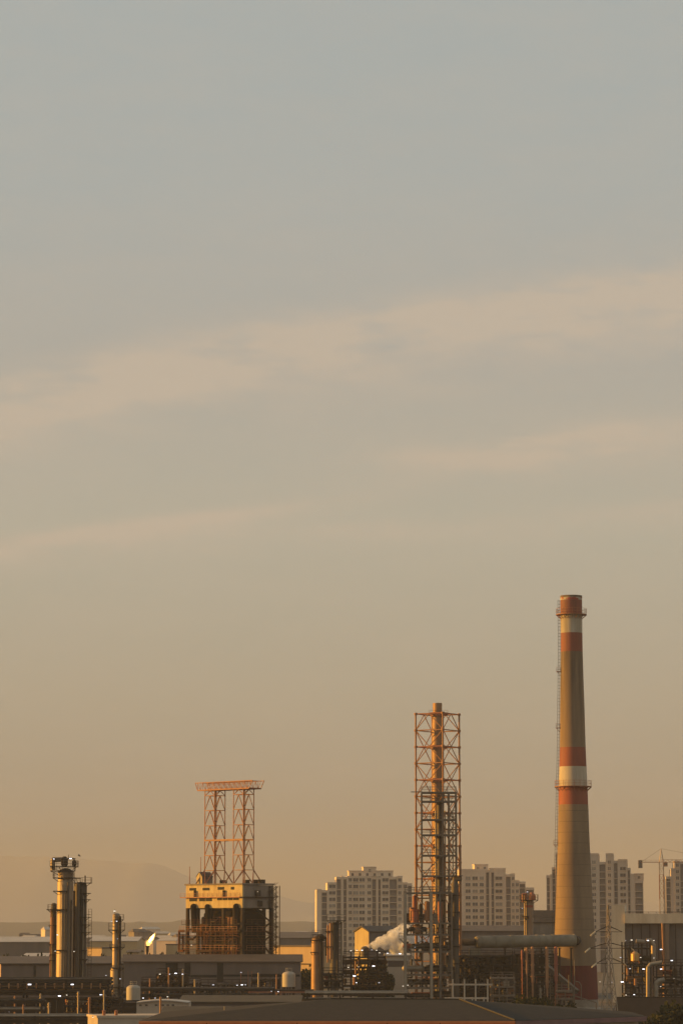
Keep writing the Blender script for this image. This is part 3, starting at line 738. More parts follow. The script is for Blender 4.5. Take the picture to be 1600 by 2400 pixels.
# conveyor gallery
D = 662; k = mp(D)
cv = thing('inclined_conveyor', 'grey inclined conveyor gallery sloping down in front of the red chimney foot', 'conveyor', (X(1315, D), D, 0))
pa, pb = pos(1279, 2264, D) - cv.location, pos(1352, 2325, D - 3) - cv.location
MB().beam(pa, pb, .95, .95).build('gallery', clad_dark, cv)
b = MB(); b.beam(pa + Vector((0, 0, .52)), pb + Vector((0, 0, .52)), 1.2, .12); b.build('gallery_roof', duct_m, cv)
for t in (.12, .5, .88):
    p = pa.lerp(pb, t); MB().beam((p.x, p.y, 0), (p.x, p.y, p.z - .5), .22).build('trestle', steel, cv)
# pipe bends crawling on the chimney foot
D = 655; k = mp(D)
for i, (a, c, e, f) in enumerate(((1306, 2270, 1325, 2275), (1370, 2268, 1394, 2282), (1386, 2308, 1408, 2322), (1294, 2310, 1312, 2316))):
    pass
pr = thing('pipe_run', 'thin grey pipe run and posts in front of the red chimney foot', 'pipes', (X(1345, D), D, 0))
for pts in ([(1345, 2250), (1345, 2372)], [(1332, 2285), (1332, 2370)], [(1348, 2300), (1356, 2302), (1361, 2310), (1361, 2345)], [(1300, 2335), (1345, 2334), (1396, 2350)]):
    P = [pos(a, c, D) - pr.location for a, c in pts]
    for q in P: q.z = max(q.z, .0)
    P[-1].z = 0 if pts[-1][1] > 2360 else P[-1].z
    MB().pipe([tuple(q) for q in P], .11, 8).build('pipe', steel, pr)
for x in (1300, 1396):
    p = pos(x, 2345, D) - pr.location; MB().beam((p.x, p.y, 0), (p.x, p.y, Z(2335 if x < 1350 else 2350, D) + .05), .18).build('post', steel, pr)

# pale portal frames
def portal(label, pxs, ytop, D, m, t=.4, ends=0):
    root = thing('portal_frame', label, 'steel frame', (X((pxs[0] + pxs[-1]) / 2, D), D, 0)); c0 = (pxs[0] + pxs[-1]) / 2; k = mp(D); zt = Z(ytop, D)
    for p in pxs: MB().box((p - c0) * k - t / 2, (p - c0) * k + t / 2, -t / 2, t / 2, 0, zt + (.9 if ends else 0)).build('post', m, root)
    b = MB(); b.box((pxs[0] - c0) * k - 1.0, (pxs[-1] - c0) * k + 1.0, t / 2 + .003, t / 2 + .3, zt - .4, zt - .05); b.build('beam', m, root)
    return root
portal('pale bolted portal frame of four posts under the horizontal duct', [1060, 1087, 1113, 1141], 2305, 640, portal_m, .30, 1)
portal('low pale portal frame right behind the shingled roof', [1052, 1079, 1105, 1132], 2337, 615, portal_m, .26)

# ------------------------------------------------------------------ boiler house
D0 = 765; kb = mp(757)
bh = thing('boiler_house', 'yellow walled boiler house on a dark open steel base with blackened boilers', 'boiler house', (X(435.5, D0), D0, 0), R(-45))
W_, P_ = 20.5, 10.4
zb = lambda py: Z(py, 757)
z1, z2, z3 = zb(2074), zb(2103), zb(2128)
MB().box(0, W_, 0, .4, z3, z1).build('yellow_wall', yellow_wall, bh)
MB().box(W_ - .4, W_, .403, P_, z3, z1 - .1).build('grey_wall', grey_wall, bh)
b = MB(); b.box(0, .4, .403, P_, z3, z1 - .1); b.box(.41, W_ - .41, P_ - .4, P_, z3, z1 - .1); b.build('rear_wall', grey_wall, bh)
b = MB(); b.box(-.3, W_ + .3, -.3, P_ + .3, z1 + .003, z1 + .35); b.build('roof', grey_wall, bh)
b = MB(); b.box(.41, W_ - .41, .41, P_ - .41, z3 - .3, z3 + .1); b.build('soffit_floor', dark_steel, bh)
b = MB(); b.box(-1.2, W_ + .02, -.9, -.003, z2 - .12, z2 + .12); b.rail((-1.2, -.85, z2 + .12), (W_, -.85, z2 + .12), .9, 1.6, .05); b.build('ledge', rust_steel, bh)
b = MB(); b.box(W_ + .003, W_ + .35, .2, P_, z2 - .2, z2 + .1); b.build('ledge', dark_steel, bh)
fx = lambda px: (px - 435.5) * kb / math.cos(R(45))
for a, c, py0, py1 in ((444.5, 461, 2080.5, 2086.5), (477, 494, 2080.5, 2086.5), (514, 529.5, 2079, 2085.5), (546, 554, 2079, 2085.5), (444.5, 463, 2104, 2112), (469, 500, 2104, 2112), (513, 565, 2104, 2110)):
    b = MB(); xa, xb = fx(a), fx(c); za, zc = zb(py1), zb(py0)
    b.box(xa, xb, -.06, -.003, za, zc); b.m = 1
    n = max(1, int((xb - xa) / 1.6))
    for i in range(1, n): x = xa + (xb - xa) * i / n; b.box(x - .05, x + .05, -.1, -.062, za, zc)
    b.build('window', [opening, yellow_wall], bh)
for px in (460, 531):
    b = MB(); b.tube((fx(px), -.35, z2), (fx(px), -.35, z2 + 1.7), .28); b.build('roof_vent', dark_steel, bh)
for px, r in ((457, 1.0), (491, .85), (561, .95)):
    mat('boiler_casing', (.013, .011, .009), (.024, .018, .013), .5, .9, streak=3, spec=.03); b = MB(); b.tube((fx(px), .2, z3 - 6), (fx(px), -.3, z3 + .3), r * .8); b.ball((fx(px), -.3, z3 + .3), r * .8, 14, 8); b.build('duct_elbow', mats['boiler_casing'], bh)
for yy, pyc, w_ in ((4.8, 2092, 1.2), (5.6, 2116, .9)):
    b = MB(); b.box(W_ + .003, W_ + .8, yy - w_ / 2, yy + w_ / 2, zb(pyc) - .9, zb(pyc) + .5); b.build('wall_unit', pipe_dark, bh)
for x in (5.2, 13.5, 17.0, 19.0): MB().box(x, x + 1.2, 6.6, 8.0, z1 + .353, z1 + 1.3).build('roof_vent', dark_steel, bh)
for x in (.4, 4.2, 9.0, 13.5, 17.5, W_ - .3):
    for y in (.3, P_ - .3): MB().box(x - .35, x + .35, y - .35, y + .35, 0, z3).build('column', dark_steel, bh)
# the boilers: two dark casings with horizontal buckstays
for x0, x1 in ((4.9, 11.3), (12.0, 19.4)):
    b = MB(); ch_ = 1.1
    pl = [(x0, 1.6), (x1, 1.6), (x1, 8.6), (x0, 8.6)]
    def lev(i, z): return [(x0 + i, 1.6 + i, z), (x1 - i, 1.6 + i, z), (x1 - i, 8.6 - i, z), (x0 + i, 8.6 - i, z)]
    v = lev(1.3, zb(2252)) + lev(.2, zb(2236)) + lev(0, zb(2232)) + lev(0, zb(2142)) + lev(.5, zb(2134)) + lev(1.4, zb(2129))
    b.add(v, [(4 * j + i, 4 * j + (i + 1) % 4, 4 * j + 4 + (i + 1) % 4, 4 * j + 4 + i) for j in range(5) for i in range(4)] + [(3, 2, 1, 0), (20, 21, 22, 23)])
    bo = b.build('boiler', mat('boiler_casing', (.013, .011, .009), (.024, .018, .013), .5, .85, streak=3), bh)
    for py in (2150, 2172, 2195, 2215, 2228):
        s_ = MB(); s_.box(x0 - .15, x1 + .15, 1.25, 1.597, zb(py) - .18, zb(py) + .18); s_.build('buckstay', dark_rust, bo)
for px, r, m in ((541, .35, orange_steel), (572, .4, orange_steel), (548, .3, rust_pipe), (500, .28, pipe_dark), (476, .3, pipe_dark)):
    x = fx(px) - .8; b = MB(); b.tube((x, .9, zb(2240)), (x, .9, zb(2133 if px > 560 else 2150)), r); b.build('downcomer', m, bh)
for py, ex in ((2166, 0), (2182, .8), (2192, 1.2), (2210, .4), (2226, .6), (2241, 0)):
    z = zb(py); b = MB(); b.box(-.6 - ex, W_ - 1, -.9, -.002, z - .12, z); b.box(W_ - 1, W_ + .6, .9, P_ - .5, z - .13, z - .01)
    fl = b.build('gallery', dark_rust if py in (2182, 2192, 2226) else dark_steel, bh)
    rm_ = rust_steel if py in (2182, 2226) else dark_rust; MB().rail((-.6 - ex, -.85, z), (W_ - 1, -.85, z), 1.1, 1.5, .055).build('railing', rm_, fl); MB().rail((W_ + .55, 1, z), (W_ + .55, P_ - .5, z), 1.1, 1.5, .06).build('railing', rm_, fl)
q = random.Random(3)
for i in range(44):
    x = q.uniform(.2, W_ - 1.5); z = q.uniform(2, zb(2160)); r = q.uniform(.1, .3)
    b = MB(); x2 = min(W_ - .5, x + q.uniform(1, 5)); b.pipe([(x, -.4, z - 3 if z > 4 else 0), (x, -.4, z), (x2, -.4, z), (x2, .8, z + q.uniform(-1, 2))], r, 8); b.build('pipe', q.choice([pipe_dark, dark_steel, dark_steel, dark_steel, dark_rust]), bh)
b = MB(); b.pipe([(-2.4, 0, zb(2182)), (-2.4, 0, zb(2230)), (-.6, 0, zb(2230))], .3, 10); b.pipe([(-2.4, 0, zb(2182)), (-.6, 0, zb(2182))], .3, 10); b.pipe([(-1.9, .8, zb(2190)), (-1.9, .8, zb(2226)), (-.4, .8, zb(2226))], .25, 8); b.build('pipe_loop', dark_rust, bh)
for (x, y, pa_, pb_) in ((W_ - .2, 4, 2128, 2162), (W_ - .2, 9.6, 2162, 2192), (W_ - .2, 4.5, 2164, 2192), (W_ - .2, 9.8, 2192, 2222), (W_ - .2, 5, 2192, 2240)):
    b = MB(); y2 = 10 if y < 6 else 5; b.beam((x, y, zb(pa_)), (x, y2, zb(pb_)), .3); b.build('brace', dark_steel, bh)
# stair tower at the right rear
b = MB(); lv = [2078 + i * 11.8 for i in range(15)]
xs0, ys0 = W_ + .45, P_ - 1.5
for i, (a, c) in enumerate(zip(lv, lv[1:])):
    ya, yb_ = (ys0, ys0 + 1.9) if i % 2 else (ys0 + 1.9, ys0)
    for x in (xs0, xs0 + .8): b.beam((x, ya, zb(a)), (x, yb_, zb(c)), .16); b.beam((x, ya, zb(a) + 1), (x, yb_, zb(c) + 1), .07)
    b.box(xs0 - .3, xs0 + 1.1, yb_ - .5, yb_ + .5, zb(c) - .08, zb(c))
for y in (ys0, ys0 + 2.3):
    for x in (xs0 - .2, xs0 + 1.0): b.beam((x, y, 0), (x, y, zb(2076)), .16)
b.build('stair_tower', dark_steel, bh)
lamp(bh, 449, 2215, 745, .5); lamp(bh, 604, 2090, 742, .35)
# hut and poles on its roof
hut = thing('roof_hut', 'small gabled hut on the left end of the boiler house roof', 'hut', bh.location + Matrix.Rotation(R(-45), 3, 'Z') @ Vector((1.2, 2.4, z1 + .35)), R(-45))
hh = (2073 - 2056) * kb
MB().add([(0, 0, 0), (2.1, 0, 0), (2.1, 0, hh), (1.05, 0, hh + 1.1), (0, 0, hh)], [(0, 1, 2, 3, 4)]).build('gable_wall', yellow_wall, hut)
b = MB(); b.box(1.85, 2.1, .004, 3.6, 0, hh - .05); b.box(0, .25, .004, 3.6, 0, hh - .05); b.box(.26, 1.84, 3.3, 3.6, 0, hh - .05); b.build('side_wall', grey_wall, hut)
b = MB(); b.add([(2.3, -.1, hh - .1), (1.05, -.1, hh + 1.2), (1.05, 3.7, hh + 1.2), (2.3, 3.7, hh - .1)], [(0, 1, 2, 3)]); b.add([(-.2, -.1, hh - .1), (1.05, -.1, hh + 1.2), (1.05, 3.7, hh + 1.2), (-.2, 3.7, hh - .1)], [(3, 2, 1, 0)]); b.build('roof', shed_roof, hut)
for px, pyt, lb, zbase in ((442.5, 2031, 'short lightning pole at the left corner of the boiler house roof', z1 + .35), (469, 2008, 'taller lightning pole rising beside the roof hut of the boiler house', z1 + .35)):
    p = bh.location + Matrix.Rotation(R(-45), 3, 'Z') @ Vector((fx(px) * .5, fx(px) * .5 + .2, zbase))
    if px > 450: p = bh.location + Matrix.Rotation(R(-45), 3, 'Z') @ Vector((.7, fx(px) - .7, zbase))
    b = MB(); b.tube((0, 0, 0), (0, 0, zb(pyt) - zbase), .11, .06, 8); b.box(-.3, .3, -.3, .3, 0, .1); b.ball((0, 0, zb(pyt) - zbase), .12, 8, 6)
    o = b.build('lightning_pole', rust_steel, None, p); tag(o, lb, 'pole')
# twin lattice towers with truss
zr0 = z1 + .35
gt = thing('lattice_gantry', 'rust red twin lattice towers joined by a top truss on the boiler house roof', 'lattice gantry', bh.location + Matrix.Rotation(R(-45), 3, 'Z') @ Vector((0, 0, zr0)), R(-45))
S_ = 3.55
gz = lambda py: zb(py) - zr0
lv = [2039, 2003.5, 1968, 1933, 1897, 1862, 1850]
for tx in (3.3, 13.75):
    ty = 3.2
    C4 = [(tx, ty), (tx + S_, ty), (tx + S_, ty + S_), (tx, ty + S_)]
    cx, cy = tx + S_ / 2, ty + S_ / 2
    for x, y in C4:
        b = MB(); b.beam((x, y, gz(2039)), (x, y, gz(1850)), .17)
        b.build('tower_leg', rust_steel, gt)
    for (xa, ya), (xb, yb_) in zip(C4, C4[1:] + C4[:1]):   # splayed feet: an inverted V under each side
        fa = lambda x, y: (cx + (x - cx) * 1.95, cy + (y - cy) * 1.75, 0)
        b = MB(); m_ = ((xa + xb) / 2, (ya + yb_) / 2); f_ = fa(*m_)
        b.beam((xa, ya, gz(2039)), fa(xa, ya), .26)
        b.beam((xa, ya, gz(2039)), f_, .22); b.beam((xb, yb_, gz(2039)), f_, .22); b.build('splayed_foot', rust_steel, gt)
    for j, (a, c) in enumerate(zip(lv, lv[1:])):
        b = MB()
        for (xa, ya), (xb, yb_) in zip(C4, C4[1:] + C4[:1]):
            m_ = ((xa + xb) / 2, (ya + yb_) / 2)
            b.beam((xa, ya, gz(a)), (xb, yb_, gz(a)), .15)
            b.beam((xa, ya, gz(a)), (*m_, gz(c)), .12); b.beam((xb, yb_, gz(a)), (*m_, gz(c)), .12)
        b.build('tower_bay', rust_steel if j % 2 else orange_steel, gt)
    b = MB(); b.tube((cx, cy, 0), (cx, cy, gz(1850)), .16, n=8); b.tube((cx + .5, cy, 0), (cx + .5, cy, gz(1850)), .1, n=8); b.build('vent_pipe', orange_steel, gt)
b = MB(); ya, yb_ = 3.0, 6.9; zlo, zhi = gz(1849), gz(1831); x0, x1 = .8, 19.6
for y in (ya, yb_):
    b.beam((x0, y, zlo), (x1, y, zlo), .26); b.beam((x0 - .9, y, zhi), (x1 + 1.2, y, zhi), .2)
    b.beam((x0 - .9, y, zhi), (x0, y, zlo), .14); b.beam((x1 + 1.2, y, zhi), (x1, y, zlo), .14)
    n = 20
    for i in range(n):
        a, c = x0 + (x1 - x0) * i / n, x0 + (x1 - x0) * (i + 1) / n
        b.beam((a, y, zlo), (a, y, zhi), .09)
        b.beam((a, y, zlo if i % 2 else zhi), (c, y, zhi if i % 2 else zlo), .08)
for i in range(14):
    x = x0 + (x1 - x0) * i / 13; b.beam((x, ya, zlo), (x, yb_, zlo), .12); b.beam((x, ya, zhi), (x, yb_, zhi), .09)
b.build('top_truss', rust_steel, gt)
b = MB(); b.box(x0, x1, ya, yb_, zlo + .14, zlo + .2); b.build('walkway_deck', rust_steel, gt)
b = MB(); z = gz(1966); b.box(3.3, 17.3, 3.0, 3.19, z - .4, z); b.box(3.3, 17.3, 6.76, 6.9, z - .4, z); b.build('tie_beam', orange_steel, gt)

# ------------------------------------------------------------------ distillation columns
def column(label, pxc, D, secs, plats=(), m=clad, group=None, ladder=None, pipes=(), dome=True):
    """secs: (row, width in photo pixels) from the foot up; plats: (row, px left, px right, railing height in m)"""
    ref = secs[len(secs) // 2][0]
    root = thing('process_column', label, 'column', (X(pxc, D, ref), D, 0), 0, group); k = mp(D)
    prof = [(secs[0][1] / 2 * k, 0)]
    for (py, wp) in secs: prof.append((wp / 2 * k, max(.1, Z(py, D))))
    r = prof[-1][0]; zt = prof[-1][1]
    if dome: prof += [(r * .9, zt + r * .3), (r * .6, zt + r * .5), (r * .12, zt + r * .6)]
    MB().lathe(prof, 32).build('shell', m, root)
    for (py, xa, xb, rh) in plats:
        z = Z(py, D); xa, xb = (xa - pxc) * k, (xb - pxc) * k; hw_ = max(r + .8, 1.2)
        b = MB(); b.box(xa, xb, -hw_, r * .8, z - .14, z)
        n = max(2, int((xb - xa) / 1.6))
        for i in range(n + 1): x = xa + (xb - xa) * i / n; b.beam((x, -hw_, z - .1), (max(-r, min(r, x)) * .8, -r * .5, z - .9), .09)
        pl = b.build('platform', dark_steel, root)
        if rh:
            r_ = MB(); r_.rail((xa, -hw_ + .05, z), (xb, -hw_ + .05, z), rh, 1.2, .07); r_.rail((xa, -hw_, z), (xa, r * .8, z), rh, 1.2, .07); r_.rail((xb, -hw_, z), (xb, r * .8, z), rh, 1.2, .07); r_.build('railing', steel, pl)
    for (px, ya, yb_, rr, pm) in pipes:
        x = (px - pxc) * k; dx = abs(x); yy = -math.sqrt(max(0.02, (r + .25) ** 2 - min(dx, r + .25) ** 2)) - rr
        b = MB(); b.tube((x, yy, max(0, Z(yb_, D))), (x, yy, Z(ya, D)), rr, n=10); b.ball((x, yy, Z(ya, D)), rr * 1.02, 8, 5); b.build('pipe', pm, root)
    if ladder:
        px, ya, yb_ = ladder; x = (px - pxc) * k; b = MB(); z0, z9 = max(0, Z(yb_, D)), Z(ya, D)
        for s_ in (-.35, .35): b.beam((x + s_, -.4, z0), (x + s_, -.4, z9), .08)
        z = z0
        while z < z9: b.beam((x - .35, -.4, z), (x + .35, -.4, z), .06); z += .6
        for z in (z0 + (z9 - z0) * t for t in (.1, .4, .7, .95)): b.beam((x, -.4, z), (0, -.3, z), .1)
        b.build('ladder', dark_steel, root)
    return root
c1 = column('tallest column on the left with a wide railed head and golden edge', 154, 650, [(2400, 39), (2068, 38), (2058, 34), (2046, 36)],
    [(2057, 127, 174, 1.1), (2041, 121, 176, 1.0), (2031, 120, 183, 1.2), (2088, 128, 160, 0), (2131, 113, 160, 0), (2226, 129, 160, 0)],
    pipes=[(149, 2075, 2380, .13, pipe_m), (170, 2110, 2390, .12, dark_steel), (156, 2095, 2390, .16, clad_dark), (163, 2070, 2390, .2, clad_dark)])
b = MB(); k = mp(650); z = Z(2031, 650)
for x, y in ((-2.4, -2), (0, -2.2), (1.8, -2), (-2.4, 1.2), (1.8, 1.2)): b.beam((x, y, z), (x, y, Z(2012, 650)), .14)
b.box(-2.5, -.2, -2.2, -2.0, Z(2014, 650), Z(2010, 650)); b.box(-.2, 2.0, -2.2, 1.3, Z(2013, 650), Z(2011.5, 650)); b.build('head_frame', steel, c1)
b = MB(); b.pipe([(-2.6, -1.2, Z(2040, 650)), (-2.6, -1.2, Z(2016, 650)), (0, -1.2, Z(2014, 650))], .5, 12); b.build('overhead_pipe', clad, c1)
b = MB(); b.lathe([(.5, z), (.75, z + .4), (.75, z + 1.6), (.3, z + 2.1)], 14, (-.1, -1.6)); b.lathe([(.3, z), (.5, z + .3), (.5, z + 1.0), (.2, z + 1.4)], 12, (1.9, -1.0)); b.build('relief_valve', dark_steel, c1)
b = MB(); b.tube((.6, 0, Z(2014, 650)), (.6, 0, Z(2003, 650)), .06, n=6); b.build('antenna', dark_steel, c1)
lamp(c1, 127, 2013, 645, .55); lamp(c1, 166, 2012, 645, .9); lamp(c1, 135, 2191, 646, .5); lamp(c1, 130, 2229, 646, .5); lamp(c1, 174, 2230, 645, .5)
c2 = column('shade-toned dark column just right of the tallest left column', 189, 656, [(2400, 31), (2076, 31)],
    [(2069, 176, 215, 1.1), (2093, 190, 213, 0), (2108, 190, 213, 0), (2133, 174, 192, 0), (2149, 190, 213, 0), (2167, 176, 214, 0), (2185, 158, 214, 0), (2227, 174, 206, 0), (2248, 174, 208, 0), (2058, 172, 190, 0)],
    m=clad_dark, ladder=(213, 2130, 2400), pipes=[(185, 2075, 2390, .5, clad_dark), (176, 2090, 2390, .25, dark_steel), (193, 2085, 2390, .2, pipe_dark), (198, 2100, 2390, .14, pipe_m), (180, 2120, 2390, .12, rust_steel)])  # shadow of the tall column put into this column's dark colours
b = MB(); b.tube((1.0, 0, Z(2070, 656)), (1.0, 0, Z(2052, 656)), .14, n=6); b.build('vent', dark_steel, c2)
c3 = column('slim dark column left of the tallest left column', 127, 654, [(2400, 14), (2120, 13)], [(2131, 114, 134, 1.0), (2168, 117, 134, 0), (2212, 119, 136, 0), (2237, 119, 136, 0), (2250, 119, 138, 0)], m=clad_dark,
    pipes=[(124.5, 2152, 2214, .32, orange_steel), (121, 2130, 2390, .12, rust_steel)])
c4 = column('slender gold edged column with ring platforms left of the gas flame', 272, 620, [(2400, 26), (2315, 26), (2268, 26), (2266, 17.5), (2145, 17.0)],
    [(2155, 267, 289, 1.0), (2179, 255, 292, 1.4), (2219, 258, 292, .5), (2268, 260, 292, .5), (2313, 262, 292, .5)], pipes=[(281, 2150, 2390, .3, dark_steel)])
lamp(c4, 269, 2135, 616, .8); lamp(c4, 262, 2159, 616, .5); lamp(c4, 274, 2159, 616, .5); lamp(c4, 276, 2200, 616, .4); lamp(c4, 282, 2294, 616, .6); lamp(c4, 249, 2286, 616, .5)
b = MB(); b.beam((-.3, 0, Z(2140, 620)), (-.3, 0, Z(2133, 620)), .1); b.build('lamp_bracket', dark_steel, c4)
c5 = column('orange edged vessel with tangled piping on top beside the domed tank', 742, 668, [(2330, 26), (2206, 25), (2200, 20)], [(2203, 728, 757, 1.1), (2231, 728, 745, 0), (2190, 732, 752, .9)], m=mat('tan_cladding', (.36, .22, .115), (.27, .155, .08), .4, .6, .45),
    pipes=[(752, 2195, 2320, .3, pipe_dark), (757, 2210, 2320, .25, pipe_m)])
b = MB(); b.lathe([(.5, Z(2203, 668)), (.8, Z(2200, 668)), (.8, Z(2193, 668)), (.3, Z(2189, 668))], 14, (.9, -1.4)); b.pipe([(1.4, -1.2, Z(2206, 668)), (1.4, -1.2, Z(2196, 668)), (2.1, -1.2, Z(2200, 668)), (2.1, -1.2, Z(2240, 668))], .25, 8); b.build('valve_cluster', dark_steel, c5)
c6 = column('dark tall column with two platforms in front of the left apartment block', 783, 664, [(2330, 20), (2168, 20)], [(2157, 766, 810, 1.2), (2182, 762, 778, 0), (2218, 765, 780, 0), (2160, 772, 800, 0)], m=clad_dark,
    pipes=[(775, 2166, 2248, .32, orange_steel), (768, 2170, 2256, .2, orange_steel), (791, 2160, 2320, .3, pipe_dark), (800, 2165, 2320, .18, pipe_m)])
c7 = column('small gold edged column with a railed cap above the horizontal duct', 1239, 715, [(2400, 19), (2112, 18)], [(2109, 1217, 1259, 1.2), (2147, 1222, 1236, 0)], m=clad, pipes=[(1228.5, 2100, 2350, .2, clad)])
b = MB(); zc = Z(2109, 715); b.lathe([(.9, zc), (.9, zc + 1.0), (.3, zc + 1.7)], 14, (.6, -1.0)); b.pipe([(-.8, -1.2, zc), (-.8, -1.2, zc + 1.3), (-1.5, -1.2, zc + 1.2), (-1.5, -1.2, zc - .5)], .28, 8); b.build('cap_equipment', rust_steel, c7)
b = MB(); zc = Z(2122, 715); b.ring((0, 0, zc - .5), .9, 9.2 * mp(715), .55, 28); b.build('red_band', red_paint, c7)
lamp(c7, 1235, 2090, 710, .7); lamp(c7, 1223, 2129, 710, .5)

# ------------------------------------------------------------------ flare
D = 900
fl = thing('flare_stack', 'dark flare tip burning a bright gas flame left of the boiler house', 'flare stack', (X(346, D), D, 0))
k = mp(D)
b = MB(); b.tube((0, 0, 0), (0, 0, Z(2232, D)), .32, n=12); b.tube((0, 0, Z(2232, D)), (0, 0, Z(2217, D)), .42, .5, 14); b.ring((0, 0, Z(2219, D)), .45, .62, .3, 16); b.build('flare_tip', dark_steel, fl)
def flame_mesh(base, tip, r, seed):
    b = MB(); n, m = 16, 14; v = []; base, tip = Vector(base), Vector(tip); ax = tip - base; u = ax.orthogonal().normalized(); w_ = ax.normalized().cross(u)
    for j in range(m + 1):
        t = j / m; rr = r * (math.sin(math.pi * (t * .93 + .05)) ** .8) * (1.1 - .35 * t)
        c = base + ax * t + Vector((math.sin(t * 7 + seed) * r * .22, 0, math.cos(t * 5 + seed) * r * .18))
        for i in range(n):
            a = 2 * math.pi * i / n; q = rr * (1 + .55 * noise.noise((math.cos(a) * 1.2, math.sin(a) * 1.2, t * 5 + seed)))
            v.append(c + (u * math.cos(a) + w_ * math.sin(a)) * q)
    b.add(v, [(j * n + i, j * n + (i + 1) % n, (j + 1) * n + (i + 1) % n, (j + 1) * n + i) for j in range(m) for i in range(n)], True)
    return b
p0, p1_ = Vector((-.1, 0, Z(2217.5, D))), Vector((16.5 * k, 0, Z(2189, D)))
flame_mesh(p0, p1_, 5.4 * k, 1).build('flame', flame_m, fl)
flame_mesh(p0 + Vector((0, .2, -.05)), p0 + Vector((6.5 * k, .3, 17 * k)), 4.0 * k, 7).build('flame', flame_m, fl)
flame_mesh(p0.lerp(p1_, .22) + Vector((.1, -.55, .1)), p0.lerp(p1_, .97) + Vector((0, -.55, .1)), 2.9 * k, 4).build('flame_core', flame_core, fl)

# ------------------------------------------------------------------ pipe racks, tanks, frames on the left and middle
def pipe_rack(label, px0, px1, tiers, D, depth, step, seed, m=dark_steel, tilt=0.0, stubs=None):
    c0 = (px0 + px1) / 2; k = mp(D); root = thing('pipe_rack', label, 'pipe rack', (X(c0, D), D, 0), tilt); q = random.Random(seed)
    x0, x1 = (px0 - c0) * k, (px1 - c0) * k; zt = max(Z(t[0], D) for t in tiers); n = max(1, round((x1 - x0) / step))
    for i in range(n + 1):
        x = x0 + (x1 - x0) * i / n; b = MB()
        for y in (0, depth): b.box(x - .2, x + .2, y - .2, y + .2, 0, zt)
        for py, _, _ in tiers: z = Z(py, D); b.box(x - .15, x + .15, .203, depth - .203, z - .4, z - .12)
        b.build('bent', m, root)
    for py, np_, pm in tiers:
        z = Z(py, D); b = MB(); b.box(x0, x1, -.34, -.205, z - .4, z - .05); b.build('beam', m, root)
        for j in range(np_):
            y = .3 + (depth - .6) * j / max(1, np_ - 1); r = q.uniform(.12, .3)
            b = MB(); b.tube((x0 - .5, y, z - .115 + r), (x1 + .5, y, z - .115 + r), r, n=10); b.build('pipe', q.choice(pm), root)
    if stubs:
        py, st = stubs; z = Z(py, D); x = x0
        while x < x1:
            b = MB(); b.tube((x, -.5, z - .45), (x, -.5, z + .35), .13, n=8); b.ball((x, -.5, z + .35), .2, 8, 5); b.build('hanger', orange_steel, root); x += st
    return root
pm1 = [pipe_dark, pipe_m, pipe_dark, clad_dark]
r1 = pipe_rack('long two tier pipe rack with lit lamps in front of the left columns', -40, 256, [(2295, 5, [clad_dark, pipe_dark]), (2304, 4, [pipe_dark, clad_dark]), (2313, 5, [rust_pipe, clad_dark, pipe_dark]), (2320, 5, [rust_pipe, pipe_dark]), (2328, 4, [rust_pipe, pipe_dark])], 590, 5, 7, 1, dark_steel, R(-1), (2311, 1.75))
for a, c, s_ in ((70, 2307, 1.15), (170, 2307, 1.0), (140, 2334, 1.0), (237, 2331, .85), (157, 2332, .5), (22, 2371, .45)): lamp(r1, a, c, 580, s_)
r2 = pipe_rack('lower grey pipe rack crossing the bottom left corner', -40, 100, [(2347, 4, pm1), (2366, 4, pm1)], 560, 5, 8, 2, dark_steel, R(3))
r3 = pipe_rack('nearest pipe rack with pale pipes along the bottom left', -40, 210, [(2382, 3, [pipe_m, clad_dark]), (2393, 3, [pipe_m, pipe_dark])], 520, 4, 9, 3, dark_steel, R(4))
r4 = pipe_rack('pipe rack running behind the small domed tank', 284, 640, [(2318, 4, pm1), (2334, 4, pm1)], 640, 5, 7, 4)
for a, c, s_ in ((336, 2339, .6), (364, 2339, .6), (393, 2336, .6), (434, 2337, .6), (441, 2338, .5), (447, 2338, .4), (474, 2336, .85), (482, 2337, .4)): lamp(r4, a, c, 634, s_)
r5 = pipe_rack('low pipe rack under the second domed tank', 585, 730, [(2323, 3, pm1)], 655, 4, 6, 6, rust_steel)
lamp(r5, 637, 2323, 650, .7); lamp(r5, 652, 2324, 650, .5)
f1, xs, zl = frame_tower('process_structure', 'low crowded process structure before the black doorway left of the boiler house', 'process structure', [368, 384, 402, 420, 440], 690, 6, [2283, 2302, 2320, 2336], 2283, dark_steel, .25)
fill_plant(f1, xs, zl, 6, 41, 2.6, .2)
for a, c, s_ in ((375, 2283, .7), (412, 2281, 1.0), (428, 2283, .6), (398, 2283, .4)): lamp(f1, a, c, 684, s_)
f2, xs, zl = frame_tower('process_structure', 'low pipe bends structure in the centre before the grey warehouse', 'process structure', [470, 490, 510, 532, 552, 580], 690, 5, [2309, 2328, 2345], 2309, dark_steel, .22)
fill_plant(f2, xs, zl, 5, 43, 2.6, .2)
for a in (497, 519, 538): b = MB(); x = (a - 525) * mp(690); b.pipe([(x, -1, 0), (x, -1, Z(2306, 690)), (x + 1.2, -1, Z(2304, 690)), (x + 1.2, -1, Z(2330, 690))], .16, 8); b.build('pipe_bend', clad_dark, f2)
for a, c, s_ in ((500, 2308, .8), (565, 2279, .6), (567, 2308, .9), (556, 2309, .5), (575, 2308, .4)): lamp(f2, a, c, 684, s_)
for px in (565, 582, 590): MB().beam(((px - 525) * mp(690), .5, 0), ((px - 525) * mp(690), .5, Z(2276, 690)), .14).build('lamp_post', rust_steel, f2)
